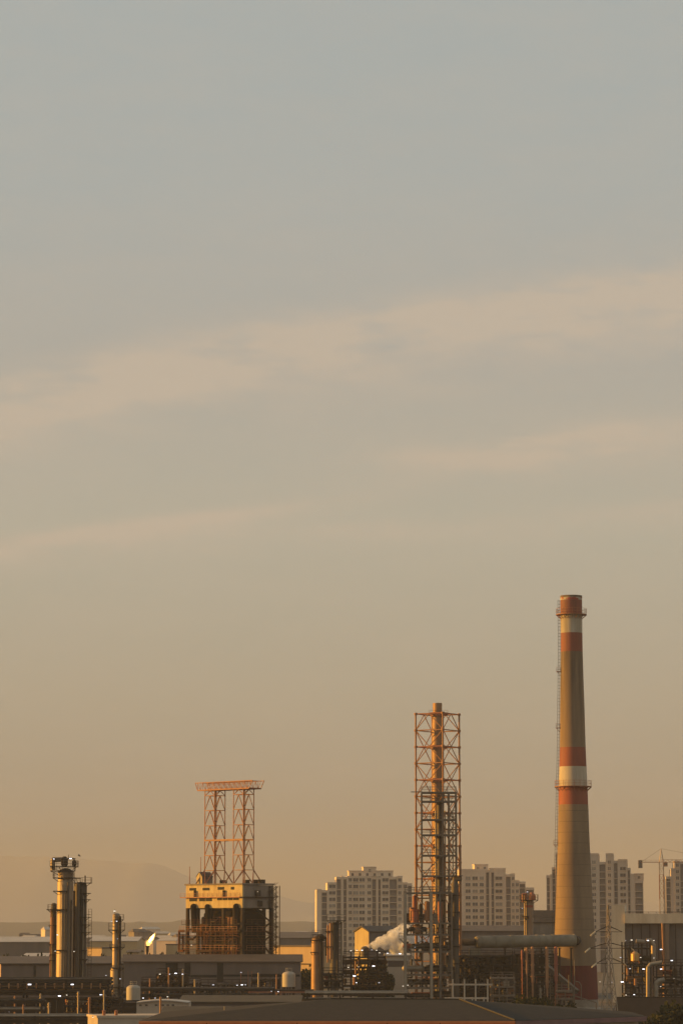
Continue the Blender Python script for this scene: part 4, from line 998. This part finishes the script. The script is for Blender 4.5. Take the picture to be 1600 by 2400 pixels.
f6, xs, zl = frame_tower('process_structure', 'low rusty pipe structure between the centre pipe bends and the second domed tank', 'process structure', [590, 606, 622, 640, 655], 684, 5, [2296, 2313, 2330, 2348], 2294, dark_steel, .22)
fill_plant(f6, xs, zl, 5, 91, 2.2, .3)
f7, xs, zl = frame_tower('process_structure', 'low pipe structure between the first domed tank and the doorway structure', 'process structure', [333, 345, 357, 367], 688, 5, [2303, 2320, 2338], 2300, dark_steel, .22)
fill_plant(f7, xs, zl, 5, 93, 2.0, .25)
f8, xs, zl = frame_tower('process_structure', 'low dark pipe structure directly under the narrow black doorways', 'process structure', [441, 452, 462, 470], 686, 5, [2306, 2322, 2340], 2303, dark_steel, .22)
fill_plant(f8, xs, zl, 5, 95, 2.0, .25)
for pc_, ya_, yb2, rr_, rt_ in ((606, 2282, 2340, .2, f6), (648, 2286, 2340, .16, f6), (349, 2296, 2340, .16, f7), (456, 2298, 2340, .2, f8), (392, 2270, 2330, .16, f1), (426, 2274, 2330, .2, f1)):
    p = local(rt_, pos(pc_, 2340, 683)); b = MB(); b.tube((p.x, -1.2, 0), (p.x, -1.2, Z(ya_, 683)), rr_, n=8); b.ball((p.x, -1.2, Z(ya_, 683)), rr_ * 1.3, 8, 6); b.build('vent_stack', orange_steel if rr_ < .18 else pipe_m, rt_)
f3, xs, zl = frame_tower('process_structure', 'open steel process structure with many lit lamps before the yellow gable shed', 'process structure', [804, 822, 842, 862, 884, 903], 680, 8, [2243, 2267, 2288, 2310, 2332], 2240, dark_steel, .3)
fill_plant(f3, xs, zl, 8, 52, 1.7, .16)
for a, c, s_ in ((822, 2228, .7), (836, 2227, .7), (848, 2227, .7), (871, 2226, .5), (882, 2227, .6), (889, 2233, .6), (908, 2234, .6), (937, 2235, .95), (875, 2264, 1.1), (830, 2287, 1.2), (835, 2303, .6), (888, 2303, .7), (816, 2267, .6), (840, 2266, .4)): lamp(f3, a, c, 674, s_)
b = MB(); x = (855 - 853.5) * mp(680); b.lathe([(.9, Z(2243, 680)), (.9, Z(2222, 680)), (.35, Z(2218, 680))], 16, (x, 3)); b.build('tall_vessel', clad_dark, f3)
b = MB()
for px in (822, 842): x = (px - 853.5) * mp(680); b.beam((x, 1, Z(2243, 680)), (x, 1, Z(2230, 680)), .15)
x = (884 - 853.5) * mp(680); b.beam((x, 1, Z(2243, 680)), (x, 1, Z(2228, 680)), .15); b.box((864 - 853.5) * mp(680), (905 - 853.5) * mp(680), 2, 5, Z(2232, 680), Z(2230, 680)); b.build('lamp_mast', dark_steel, f3)
b = MB(); b.tube(((830 - 853.5) * mp(680), -.6, Z(2308, 680)), ((830 - 853.5) * mp(680), -.6, Z(2290, 680)), .3); b.build('lit_standpipe', orange_steel, f3)
b = MB(); b.tube(((833 - 853.5) * mp(680), -.6, Z(2283, 680)), ((833 - 853.5) * mp(680), -.6, Z(2252, 680)), .2); b.tube(((839 - 853.5) * mp(680), -.6, Z(2276, 680)), ((839 - 853.5) * mp(680), -.6, Z(2250, 680)), .16); b.build('hanging_pipe', orange_steel, f3)
g5, xs, zl = frame_tower('process_structure', 'low pipe structure at the foot of the dark tall column before the apartment block', 'process structure', [756, 770, 786, 802], 650, 5, [2282, 2298, 2314], 2278, dark_steel, .22)
fill_plant(g5, xs, zl, 5, 105, 2.6, .35)
pw = pipe_rack('low wide pipe bank at the foot of the lamp lit structure', 720, 950, [(2328, 5, pm1), (2341, 4, pm1)], 640, 5, 6, 7)

for i, (px, yt, D_, r_) in enumerate(((38, 2336, 572, .16), (98, 2330, 574, .14), (186, 2326, 572, .18), (212, 2340, 568, .22), (246, 2322, 566, .14), (118, 2352, 556, .2), (58, 2356, 553, .14))):
    b = MB(); h_ = Z(yt, D_); b.tube((0, 0, 0), (0, 0, h_), r_, n=10); b.ball((0, 0, h_), r_ * 1.15, 8, 6); b.ring((0, 0, h_ * .9), r_, r_ * 1.8, .12, 12); b.ring((0, 0, h_ * .97), r_, r_ * 1.6, .1, 12)
    o = b.build('vent_stack', (orange_steel, pipe_m, clad)[i % 3], None, (X(px, D_), D_, 0)); tag(o, 'thin sunlit vent pipe standing among the bottom left pipe racks', 'vent pipe', 'vent pipes among the left pipe racks')
def tank(label, pxc, wpx, ytop, ybot, D, dome=.5):
    k = mp(D); root = thing('storage_tank', label, 'tank', (X(pxc, D), D, 0), 0, 'small domed storage tanks'); r = wpx / 2 * k; zb_, zt = Z(ybot, D), Z(ytop, D); zs_ = zt - r * dome
    MB().lathe([(r * .99, zb_), (r, zb_ + .1), (r, zs_)] + [(r * math.cos(a), zs_ + (zt - zs_) * math.sin(a)) for a in (R(20), R(40), R(60), R(78))] + [(.05, zt)], 40).build('shell', tank_m, root)
    for a in range(6): an = a * math.pi / 3 + .3; x, y = r * .85 * math.cos(an), r * .85 * math.sin(an); MB().box(x - .13, x + .13, y - .13, y + .13, 0, zb_ + .05).build('leg', dark_steel, root)
    b = MB(); b.rail_ring((0, 0, zs_ + (zt - zs_) * .8), r * .5, .8, 10, .05); b.build('railing', tank_m, root)
    b = MB(); b.tube((.2, 0, zt - .1), (.2, 0, zt + .5), .15); b.build('vent', dark_steel, root)
    return root
tank('pale domed tank right of the slender gold edged column', 314.5, 33, 2308, 2346, 628)
tank('pale domed tank on short legs before the end of the grey warehouse', 677, 31, 2276.5, 2313, 665)

# right hand process yard
g1, xs, zl = frame_tower('process_structure', 'lamp lit process structure under the white fascia at the right', 'process structure', [1463, 1482, 1502, 1522], 720, 8, [2222, 2259, 2281, 2307, 2330, 2352], 2208, dark_steel, .3)
fill_plant(g1, xs, zl, 8, 61, 1.8, .2)
k = mp(720); xc = (1463 + 1522) / 2
b = MB(); b.lathe([(.3, Z(2256, 715)), (1.0, Z(2252, 715)), (1.0, Z(2236, 715)), (.3, Z(2230, 715))], 18, ((1485 - xc) * k, -1.2)); b.build('lit_vessel', mat('brass_cladding', (.62, .36, .12), (.52, .29, .1), .6, .4, .3), g1)
b = MB(); b.tube(((1488 - xc) * k, -1, Z(2206, 715)), ((1508 - xc) * k, -1, Z(2208, 715)), .5, n=14); b.pipe([((1512 - xc) * k, -1, Z(2205, 715)), ((1522 - xc) * k, -1, Z(2205, 715)), ((1528 - xc) * k, -1, Z(2215, 715)), ((1528 - xc) * k, -1, Z(2262, 715))], .55, 12); b.build('header_pipe', clad, g1)
b = MB(); b.tube(((1485 - xc) * k, -1.2, Z(2310, 715)), ((1485 - xc) * k, -1.2, Z(2294, 715)), .35); b.tube(((1467 - xc) * k, -1.2, Z(2286, 715)), ((1467 - xc) * k, -1.2, Z(2270, 715)), .25); b.build('standpipe', orange_steel, g1)
for a, c, s_ in ((1453, 2244, .7), (1465, 2204, .4), (1479, 2203, .8), (1517, 2204, .9), (1531, 2204, .6), (1475, 2270, .8), (1507, 2271, 1.0), (1457, 2301, 1.2), (1500, 2244, .6), (1531, 2245, .5), (1485, 2331, .7), (1466, 2332, .6), (1405, 2301, .45), (1433, 2302, .4)): lamp(g1, a, c, 708, s_)
g2, xs, zl = frame_tower('process_structure', 'brownish process structure at the right edge behind two pipe bends', 'process structure', [1536, 1556, 1578, 1602, 1630], 725, 8, [2262, 2290, 2312, 2332, 2355], 2258, dark_steel, .3)
fill_plant(g2, xs, zl, 8, 71, 1.3, .16)
for a, c, s_ in ((1548, 2225, 1.0), (1573, 2251, .9), (1548, 2271, .9), (1547, 2294, .55), (1547, 2312, .55), (1578, 2293, .3)): lamp(g2, a, c, 712, s_)
MB().beam(((1549 - 1583) * k, -2, Z(2262, 712)), ((1549 - 1583) * k, -2, Z(2226, 712)), .15).build('lamp_mast', dark_steel, g2)
MB().beam(((1574 - 1583) * k, -2, Z(2262, 712)), ((1574 - 1583) * k, -2, Z(2252, 712)), .15).build('lamp_mast', dark_steel, g2)
D = 690; k = mp(D)
for lb, pts, r in (('taller hooked pipe with an orange lit edge at the right edge', [(1517, 2380), (1517, 2268), (1523, 2260), (1535, 2258), (1550, 2255)], .42), ('shorter hooked pipe with an orange lit edge at the right edge', [(1536, 2380), (1536, 2306), (1542, 2299), (1556, 2296)], .52)):
    P = [pos(a, c, D) for a, c in pts]; root = thing('hooked_pipe', lb, 'pipe', (P[0].x, D, 0), 0, 'hooked pipes at the right'); Q = [p - root.location for p in P]; Q[0].z = 0
    MB().pipe([tuple(q) for q in Q], r, 14).build('barrel', pipe_m, root)
    b = MB(); b.tube((0, 0, 0), (0, 0, .3), r * 1.5, n=14); b.build('base_flange', pipe_m, root)
yb = thing('yard_wall', 'long brown yard wall at the lower right below the lamps', 'wall', (X(1540, 650), 650, 0))
b = MB(); b.box(-9, 14, 0, .4, 0, Z(2338, 650)); b.build('wall', mat('brown_wall', (.10, .065, .045), (.07, .048, .034), .4, .95), yb); MB().box(-9.1, 14.1, -.1, .5, Z(2338, 650) + .003, Z(2338, 650) + .15).build('coping', dark_steel, yb)

# ------------------------------------------------------------------ electricity pylon
D = 640; k = mp(D)
py_ = thing('electricity_pylon', 'lattice electricity pylon with three crossarms right of the chimney', 'pylon', (X(1425, D, 2230), D, 0), R(24))
zs = lambda py: Z(py, D)
hwf = lambda z: 1.45 - (1.45 - .62) * min(1, z / zs(2262)) if z < zs(2262) else .62 - .5 * (z - zs(2262)) / (zs(2121) - zs(2262))
C = [(-1, -1), (1, -1), (1, 1), (-1, 1)]
lv = [0.0, 2.4, 4.6, 6.6, 8.4, zs(2262)] + [zs(2262) + (zs(2121) - zs(2262)) * t for t in (.12, .24, .36, .48, .6, .74, .88, 1)]
for sx, sy in C:
    b = MB()
    for a, c in zip(lv, lv[1:]): b.beam((sx * hwf(a), sy * hwf(a), a), (sx * hwf(c), sy * hwf(c), c), .17 if a < zs(2263) else .12)
    b.build('leg', pale_steel if lv else steel, py_)
b = MB()
for j, (a, c) in enumerate(zip(lv, lv[1:])):
    for (xa, ya), (xb, yb_) in zip(C, C[1:] + C[:1]):
        ha, hc = hwf(a), hwf(c)
        p, q_ = (xa * ha, ya * ha, a), (xb * hc, yb_ * hc, c)
        if j % 2: p, q_ = (xb * ha, yb_ * ha, a), (xa * hc, ya * hc, c)
        b.beam(p, q_, .08); b.beam((xa * hc, ya * hc, c), (xb * hc, yb_ * hc, c), .07)
b.build('bracing', steel, py_)
for py, l, r in ((2184, -3.1, 3.3), (2222.5, -4.4, 5.4), (2258, -2.9, 3.6)):
    z = zs(py); b = MB(); h = hwf(z)
    for s_, e in ((-1, l), (1, r)):
        for y in (-h, h): b.beam((s_ * h, y, z), (e, 0, z), .11); b.beam((s_ * h, y, z + 1.1), (e, 0, z), .09)
        n = 4
        for i in range(n): t0, t1 = i / n, (i + 1) / n; b.beam((s_ * h + (e - s_ * h) * t0, h * (1 - t0), z), (s_ * h + (e - s_ * h) * t1, -h * (1 - t1), z), .06)
    b.build('crossarm', dark_steel, py_)
    for e, sgn in ((l, -1), (r, 1)):
        p = Vector((e, 0, z)); d = Vector((-1.55, -.8, -.78)) if sgn < 0 else Vector((1.2, 1.0, -.5))
        b = MB(); n = 7
        for i in range(n): a_, c_ = p + d * (i / n), p + d * ((i + .7) / n); b.tube(a_, c_, .17 if sgn < 0 else .1, n=10)
        b.tube(p, p + d, .05, n=6); b.build('insulator', insul, py_)
# ------------------------------------------------------------------ low buildings in the foreground
def hip_roof():
    root = thing('shingled_house', 'dark shingled hip roof with terracotta eaves across the bottom', 'house', (X(770, 250), 250, 0))
    o = root.location
    Pn = lambda px, py, D: pos(px, py, D) - o
    z_e = Z(2392.5, 250)
    A, B = Pn(326, 2392.5, 250), Pn(1206, 2392.5, 250)
    Cc = Pn(1512, 2384, 263); Cc.z = z_e
    RA, RB = Pn(775, 2341.5, 263), Pn(1076, 2342.5, 263)
    E, G = Vector((A.x + .5, 27, z_e)), Vector((Cc.x, 27, z_e))
    for p in (A, B): p.z = z_e
    b = MB()
    b.poly([A, B, RB, RA]); b.poly([B, Cc, RB]); b.poly([A, RA, E]); b.poly([RA, RB, G, E]); b.poly([RB, Cc, G])
    b.build('roof', shingle, root)
    b = MB(); b.tube(B + Vector((0, 0, .05)), RB + Vector((0, 0, .05)), .07, n=8); b.build('hip_cap', mat('ridge_tile', (.06, .05, .035), (.045, .037, .027), 2, .9), root)
    b = MB(); b.tube(RA + Vector((0, 0, .02)), RB + Vector((0, 0, .02)), .06, n=8); b.build('ridge_cap', shingle, root)
    b = MB(); b.box(A.x, B.x, -.12, -.003, z_e - .42, z_e - .03); b.box(A.x, B.x, -.2, -.123, z_e - .16, z_e - .02)
    b.build('fascia', fascia_m, root)
    for t in (.18, .42, .66, .8): x = A.x + (B.x - A.x) * t; MB().box(x, x + .05, -.14, -.121, z_e - .40, z_e - .17).build('fascia_joint', dark_steel, root)
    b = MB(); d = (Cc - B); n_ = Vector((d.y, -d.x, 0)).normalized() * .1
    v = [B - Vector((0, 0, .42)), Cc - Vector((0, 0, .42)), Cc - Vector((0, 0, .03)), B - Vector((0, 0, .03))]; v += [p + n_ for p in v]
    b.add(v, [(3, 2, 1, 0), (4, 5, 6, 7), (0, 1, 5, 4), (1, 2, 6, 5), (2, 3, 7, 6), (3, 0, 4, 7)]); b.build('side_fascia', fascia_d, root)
    b = MB(); zt = z_e - .45; pl = [A + Vector((.6, .6, 0)), B + Vector((-.3, .6, 0)), Cc + Vector((-.6, .3, 0)), G + Vector((-.6, -.6, 0)), E + Vector((.6, -.6, 0))]
    n = len(pl); v = [(p.x, p.y, 0) for p in pl] + [(p.x, p.y, zt) for p in pl]
    b.add(v, [(i, (i + 1) % n, n + (i + 1) % n, n + i) for i in range(n)]); b.build('wall', beige_wall, root)
    b = MB(); p = Pn(526, 2366, 259); b.tube((p.x, p.y + .4, p.z - .6), (p.x, p.y + .4, p.z + .25), .05, n=8); b.build('vent_pipe', pale_steel, root)
hip_roof()
fb = thing('flat_roofed_building', 'beige flat roofed building at the bottom left with a sunlit end', 'building', (X(232, 400), 400, 0), R(14))
zt = Z(2386, 400); MB().box(0, 16, 0, 8, 0, zt).build('wall', beige_wall, fb); MB().box(-.15, 16.15, -.15, 8.15, zt + .003, zt + .3).build('roof', mat('beige_roof', (.55, .44, .32), (.47, .37, .27), .4, .9), fb)
for x, h_ in ((1.0, .55), (2.6, .5)): MB().lathe([(.22, zt + .3), (.22, zt + .3 + h_), (.3, zt + .3 + h_), (.05, zt + .5 + h_)], 12, (x, 1.2)).build('roof_vent', rust_steel, fb)
lamp(fb, 218, 2384, 399, .35)
ab = thing('arched_building', 'cream building with a shallow arched roof and row of small windows', 'building', (X(322, 480), 480, 0))
k = mp(480); wd = 122 * k
b = MB(); n = 16; zc = Z(2363, 480); prof_ = [(wd * i / n, Z(2352.5, 480) + math.sin(math.pi * (i / n * .85 + .08)) * .42) for i in range(n + 1)]
v = [(0, 0, 0), (wd, 0, 0)] + [(x, 0, z) for x, z in prof_[::-1]]; b.poly(v); v2 = [(x, 7, z) for x, _, z in v]; b.poly(v2[::-1])
b.add(v + v2, [(i, (i + 1) % len(v), len(v) + (i + 1) % len(v), len(v) + i) for i in range(len(v)) if i != 0 and not 2 <= i < len(v) - 1]); b.build('wall', beige_wall, ab)
b = MB()
for (xa, za), (xb, zb2) in zip(prof_, prof_[1:]): b.add([(xa, -.4, za + .01), (xb, -.4, zb2 + .01), (xb, 7.4, zb2 + .01), (xa, 7.4, za + .01), (xa, -.4, za + .16), (xb, -.4, zb2 + .16), (xb, 7.4, zb2 + .16), (xa, 7.4, za + .16)], [(4, 5, 6, 7), (3, 2, 1, 0), (0, 1, 5, 4), (2, 3, 7, 6)], False)
b.build('roof', pale_roof, ab)
for px in (331, 345, 368, 383, 395, 407): MB().box((px - 322 - 3) * k, (px - 322 + 3) * k, -.06, -.003, Z(2358, 480), Z(2354, 480)).build('window', glass, ab)
o = MB().tube((0, 0, 0), (0, 0, Z(2337, 476)), .17, n=10).ball((0, 0, Z(2337, 476)), .19, 10, 6).build('vent_post', orange_steel, None, (X(378, 470), 470, 0)); tag(o, 'orange lit upright post before the arched cream building', 'post')
gable_shed('low_shed', 'long low shed with a grey roof between the arched building and shingled roof', 'shed', 425, 700, 2350, 2337, 520, 30, shed_wall, mat('grey_felt_roof', (.105, .086, .06), (.075, .062, .046), .3, .9, spec=.2))
gable_shed('low_shed', 'small grey shed roof between the beige flat roof and shingled roof', 'shed', 385, 530, 2378, 2364, 430, 20, grey_wall, mats['grey_felt_roof'])
dsh, *_ = gable_shed('low_shed', 'long dark low shed behind the bottom left pipe racks', 'shed', -70, 262, 2340, 2334, 606, 8, dark_steel, dark_steel)
for px in range(-60, 260, 24): front_part(dsh, 'wall_post', px, px + 3, 2342, 2392, 606, clad_dark, .2)
gable_shed('low_shed', 'dark low shed behind the small pump structures left of the arched building', 'shed', 266, 345, 2352, 2348, 604, 8, dark_steel, dark_steel)
# cluttered yard plant in front of the slender column
f4, xs, zl = frame_tower('process_structure', 'low dark pump structure between the pipe racks and beige flat roof', 'process structure', [150, 180, 210, 240, 262, 285], 575, 6, [2338, 2356, 2374], 2336, dark_steel, .25)
fill_plant(f4, xs, zl, 6, 81, 2.4, .3)
f5, xs, zl = frame_tower('process_structure', 'low pump skid behind the beige flat roofed building', 'process structure', [262, 290, 318, 350], 545, 5, [2362, 2376], 2350, dark_steel, .22)
fill_plant(f5, xs, zl, 5, 83, 2.4, .3)

# ------------------------------------------------------------------ steam
D = 735; k = mp(D)
st_ = MB()
import bmesh
bmx = bmesh.new()
for px, py, r in ((866, 2217, 7), (878, 2213, 10), (890, 2207, 12), (903, 2203, 14), (918, 2200, 17), (934, 2196, 19), (948, 2186, 16), (944, 2174, 11), (956, 2172, 9), (925, 2216, 17), (945, 2214, 20), (962, 2205, 20), (975, 2185, 14), (985, 2210, 15), (905, 2214, 12), (1000, 2205, 11), (930, 2181, 8), (957, 2164, 7), (965, 2156, 5), (860, 2221, 5)):
    p = pos(px, py, D); 
    bmesh.ops.create_icosphere(bmx, subdivisions=2, radius=r * k * 1.15, matrix=Matrix.Translation((p.x, D + rnd.uniform(-.8, .8), p.z)) @ Matrix.Diagonal((1, 1.1, 1, 1)))
me = bpy.data.meshes.new('steam_cloud'); bmx.to_mesh(me); bmx.free()
steam = bpy.data.objects.new('steam_cloud', me); col.objects.link(steam)
rm = steam.modifiers.new('remesh', 'REMESH'); rm.mode = 'VOXEL'; rm.voxel_size = .2
tx = bpy.data.textures.new('billow', 'CLOUDS'); tx.noise_scale = 1.7; tx.noise_depth = 4
dm = steam.modifiers.new('billow', 'DISPLACE'); dm.texture = tx; dm.strength = 2.0; dm.mid_level = .52; dm.texture_coords = 'GLOBAL'
sm_ = bpy.data.materials.new('steam'); sm_.use_nodes = True; t = sm_.node_tree; t.nodes.clear()
o_ = t.nodes.new('ShaderNodeOutputMaterial'); pv = t.nodes.new('ShaderNodeVolumePrincipled'); pv.inputs['Color'].default_value = (1, .99, .98, 1); pv.inputs['Anisotropy'].default_value = .1
ge = t.nodes.new('ShaderNodeNewGeometry'); sn = t.nodes.new('ShaderNodeTexNoise'); sn.inputs['Scale'].default_value = .75; sn.inputs['Detail'].default_value = 4; t.links.new(ge.outputs['Position'], sn.inputs['Vector'])
sr = t.nodes.new('ShaderNodeMapRange'); sr.inputs['From Min'].default_value = .36; sr.inputs['From Max'].default_value = .66; sr.inputs['To Min'].default_value = .05; sr.inputs['To Max'].default_value = 2.2; t.links.new(sn.outputs[0], sr.inputs['Value']); t.links.new(sr.outputs[0], pv.inputs['Density'])
t.links.new(pv.outputs[0], o_.inputs['Volume']); me.materials.append(sm_)
tag(steam, 'billowing white steam cloud drifting from the foot of the braced stack', 'steam')

# ------------------------------------------------------------------ vegetation
def leaf_mesh(name, rx, rz_, n, seed, m, leaf=.28):
    q = random.Random(seed); b = MB()
    blobs = [(q.uniform(-.6, .6) * rx, q.uniform(-.6, .6) * rx, q.uniform(.25, .95) * rz_, q.uniform(.25, .5) * rx) for _ in range(11)]
    for i in range(n):
        x, y, z, r = q.choice(blobs); d = Vector((q.gauss(0, 1), q.gauss(0, 1), q.gauss(0, .8))).normalized() * r * q.uniform(.55, 1.05)
        c = Vector((x, y, max(.1, z))) + d; u = Vector((q.gauss(0, 1), q.gauss(0, 1), q.gauss(0, 1))).normalized(); v = u.orthogonal().normalized(); s_ = leaf * q.uniform(.6, 1.3)
        b.add([c - u * s_, c + v * s_ * .6, c + u * s_, c - v * s_ * .6], [(0, 1, 2, 3)])
    return b
protos = []
for i in range(4):
    root = thing('tree', '', 'tree', (0, 0, -50), 0, None)
    leaf_mesh('crown', 2.2, 4.2, 1500, 100 + i, leaf_m).build('crown', leaf_m if i % 2 else leaf_b, root)
    b = MB(); b.tube((0, 0, 0), (.1, 0, 2.4), .2, .1, 8)
    for a in range(5): b.tube((.07, 0, 1.4 + .2 * a), (math.cos(a * 1.3) * 1.2, math.sin(a * 1.3) * 1.2, 2.6 + .3 * a), .08, .03, 6)
    b.build('trunk', bark, root); protos.append(root)
used = [False] * 4
def plant(px, D, h, wscale, label, group, i):
    o = protos[i % 4]
    if used[i % 4]: o = copy_tree(o)
    else: used[i % 4] = True
    o.location = (X(px, D), D, 0); s_ = h / 4.6; o.scale = (s_ * wscale, s_ * wscale, s_); o.rotation_euler = (0, 0, i * 1.7)
    tag(o, label, 'tree', group)
q = random.Random(9)
# row behind the shingled roof, in front of the chimney foot: heights follow the crest row at each place
for i, (px, py) in enumerate([(1190, 2340), (1206, 2338), (1221, 2337), (1236, 2340), (1252, 2343), (1268, 2345), (1284, 2347), (1300, 2349), (1316, 2351), (1333, 2355), (1352, 2360), (1372, 2364), (1395, 2370)]):
    plant(px, 560 + q.uniform(-15, 15), Z(py, 560), .85, 'dark green tree in the hedge behind the right slope of the shingled roof', 'hedge trees behind the shingled roof', i)
for i, (px, py, D_, lb) in enumerate([(1588, 2352, 470, 'big dark bushy tree in the bottom right corner'), (1552, 2355, 480, 'dark bushy tree left of the corner tree at the bottom right'), (1526, 2372, 460, 'lower dark tree touching the end of the shingled roof'), (1620, 2345, 500, 'dark tree cut off by the right edge at the bottom'), (1500, 2380, 500, 'low dark bush between the pylon foot and the bottom right trees')]):
    plant(px, D_, Z(py, D_), 1.0, lb, 'trees at the bottom right', i)
for i, (px, py, D_) in enumerate([(712, 2268, 790), (722, 2262, 800), (730, 2264, 795)]):
    plant(px, D_, Z(py, D_), .55, 'dark tree in the gap between the warehouse end and the orange edged vessel', 'trees in the gap beside the warehouse', i + 2)
for i, px in enumerate((868, 884, 898)): plant(px, 760, Z(2258 + 4 * i, 760), .6, 'dark tree below the drifting steam behind the lamp lit structure', 'trees below the steam', i)
for i in range(16):
    px = -10 + i * 20 + q.uniform(-5, 5); plant(px, 860 + q.uniform(-20, 20), Z(2243 + q.uniform(-4, 4), 860), .6, 'dark tree in the row behind the left grey warehouse', 'tree row behind the left warehouse', i)
for i in range(14):
    px = 300 + i * 10 + q.uniform(-4, 4); plant(px, 840, Z(2241 + q.uniform(-3, 3), 840), .5, 'dark tree in the row below the gas flame', 'tree row below the gas flame', i + 1)
# far low town beyond the trees
q = random.Random(17)
for i in range(34):
    px = q.choice([q.uniform(-10, 120), q.uniform(205, 440), q.uniform(205, 440), q.uniform(645, 740)]); D_ = q.uniform(1350, 2300); py = q.uniform(2176, 2200) if D_ > 1600 else q.uniform(2196, 2216)
    wv = q.uniform(8, 26) * mp(D_); hv = max(4.0, Z(py, D_)); root_b = MB(); root_b.box(-wv, wv, 0, 10, 0, hv)
    root_b.m = 1; root_b.poly([(-wv - .3, -.3, hv), (wv + .3, -.3, hv), (wv * .8, 5, hv + 1.6), (-wv * .8, 5, hv + 1.6)]); root_b.poly([(-wv - .3, 10.3, hv), (-wv * .8, 5, hv + 1.6), (wv * .8, 5, hv + 1.6), (wv + .3, 10.3, hv)])
    root_b.poly([(-wv - .3, -.3, hv), (-wv * .8, 5, hv + 1.6), (-wv - .3, 10.3, hv)]); root_b.poly([(wv + .3, -.3, hv), (wv + .3, 10.3, hv), (wv * .8, 5, hv + 1.6)])
    o = root_b.build('far_building', [q.choice([shed_wall, block_wall, lit_wall, grey_wall]), q.choice([pale_roof, shed_roof])], None, (X(px, D_), D_, 0))
    o.rotation_euler.z = R(q.uniform(-25, 25)); tag(o, 'far low hazy building in the town beyond the plant', 'building', 'far low buildings beyond the plant')
# ------------------------------------------------------------------ bird
D = 300; p = pos(186, 2005.5, D); k = mp(D)
b = MB(); b.ball((0, 0, 0), .07, 10, 8, .75); b.tube((-.02, 0, 0), (.2, 0, -.02), .06, .012, 8); b.ball((-.09, 0, .015), .04, 8, 6); b.tube((-.12, 0, .012), (-.155, 0, .005), .012, .003, 6)
for s_ in (-1, 1): b.add([(-.05, s_ * .04, .02), (.06, s_ * .04, .02), (.03, s_ * .22, .07), (-.06, s_ * .2, .08), (.05, s_ * .42, .02)], [(0, 1, 2, 3), (3, 2, 4)]); b.add([(-.05, s_ * .04, .035), (.06, s_ * .04, .03), (.03, s_ * .22, .08), (-.06, s_ * .2, .09), (.05, s_ * .42, .025)], [(3, 2, 1, 0), (4, 2, 3)])
o = b.build('bird', bird_m, None, p); o.rotation_euler = (R(18), R(8), R(12)); tag(o, 'small dark bird gliding right of the tallest left column', 'bird')

# ------------------------------------------------------------------ haze
HZ = MB(); HZ.box(-9500, 9500, -60, 30500, -1.0, Z(1992, 17000))
haze = HZ.build('haze', [], None)
hm = bpy.data.materials.new('evening_haze'); hm.use_nodes = True; t = hm.node_tree; t.nodes.clear()
o_ = t.nodes.new('ShaderNodeOutputMaterial'); pv = t.nodes.new('ShaderNodeVolumePrincipled')
pv.inputs['Color'].default_value = (.56, .575, .61, 1); pv.inputs['Density'].default_value = .000105; pv.inputs['Anisotropy'].default_value = 0.0
t.links.new(pv.outputs[0], o_.inputs['Volume']); haze.data.materials.append(hm)
haze['kind'] = 'stuff'
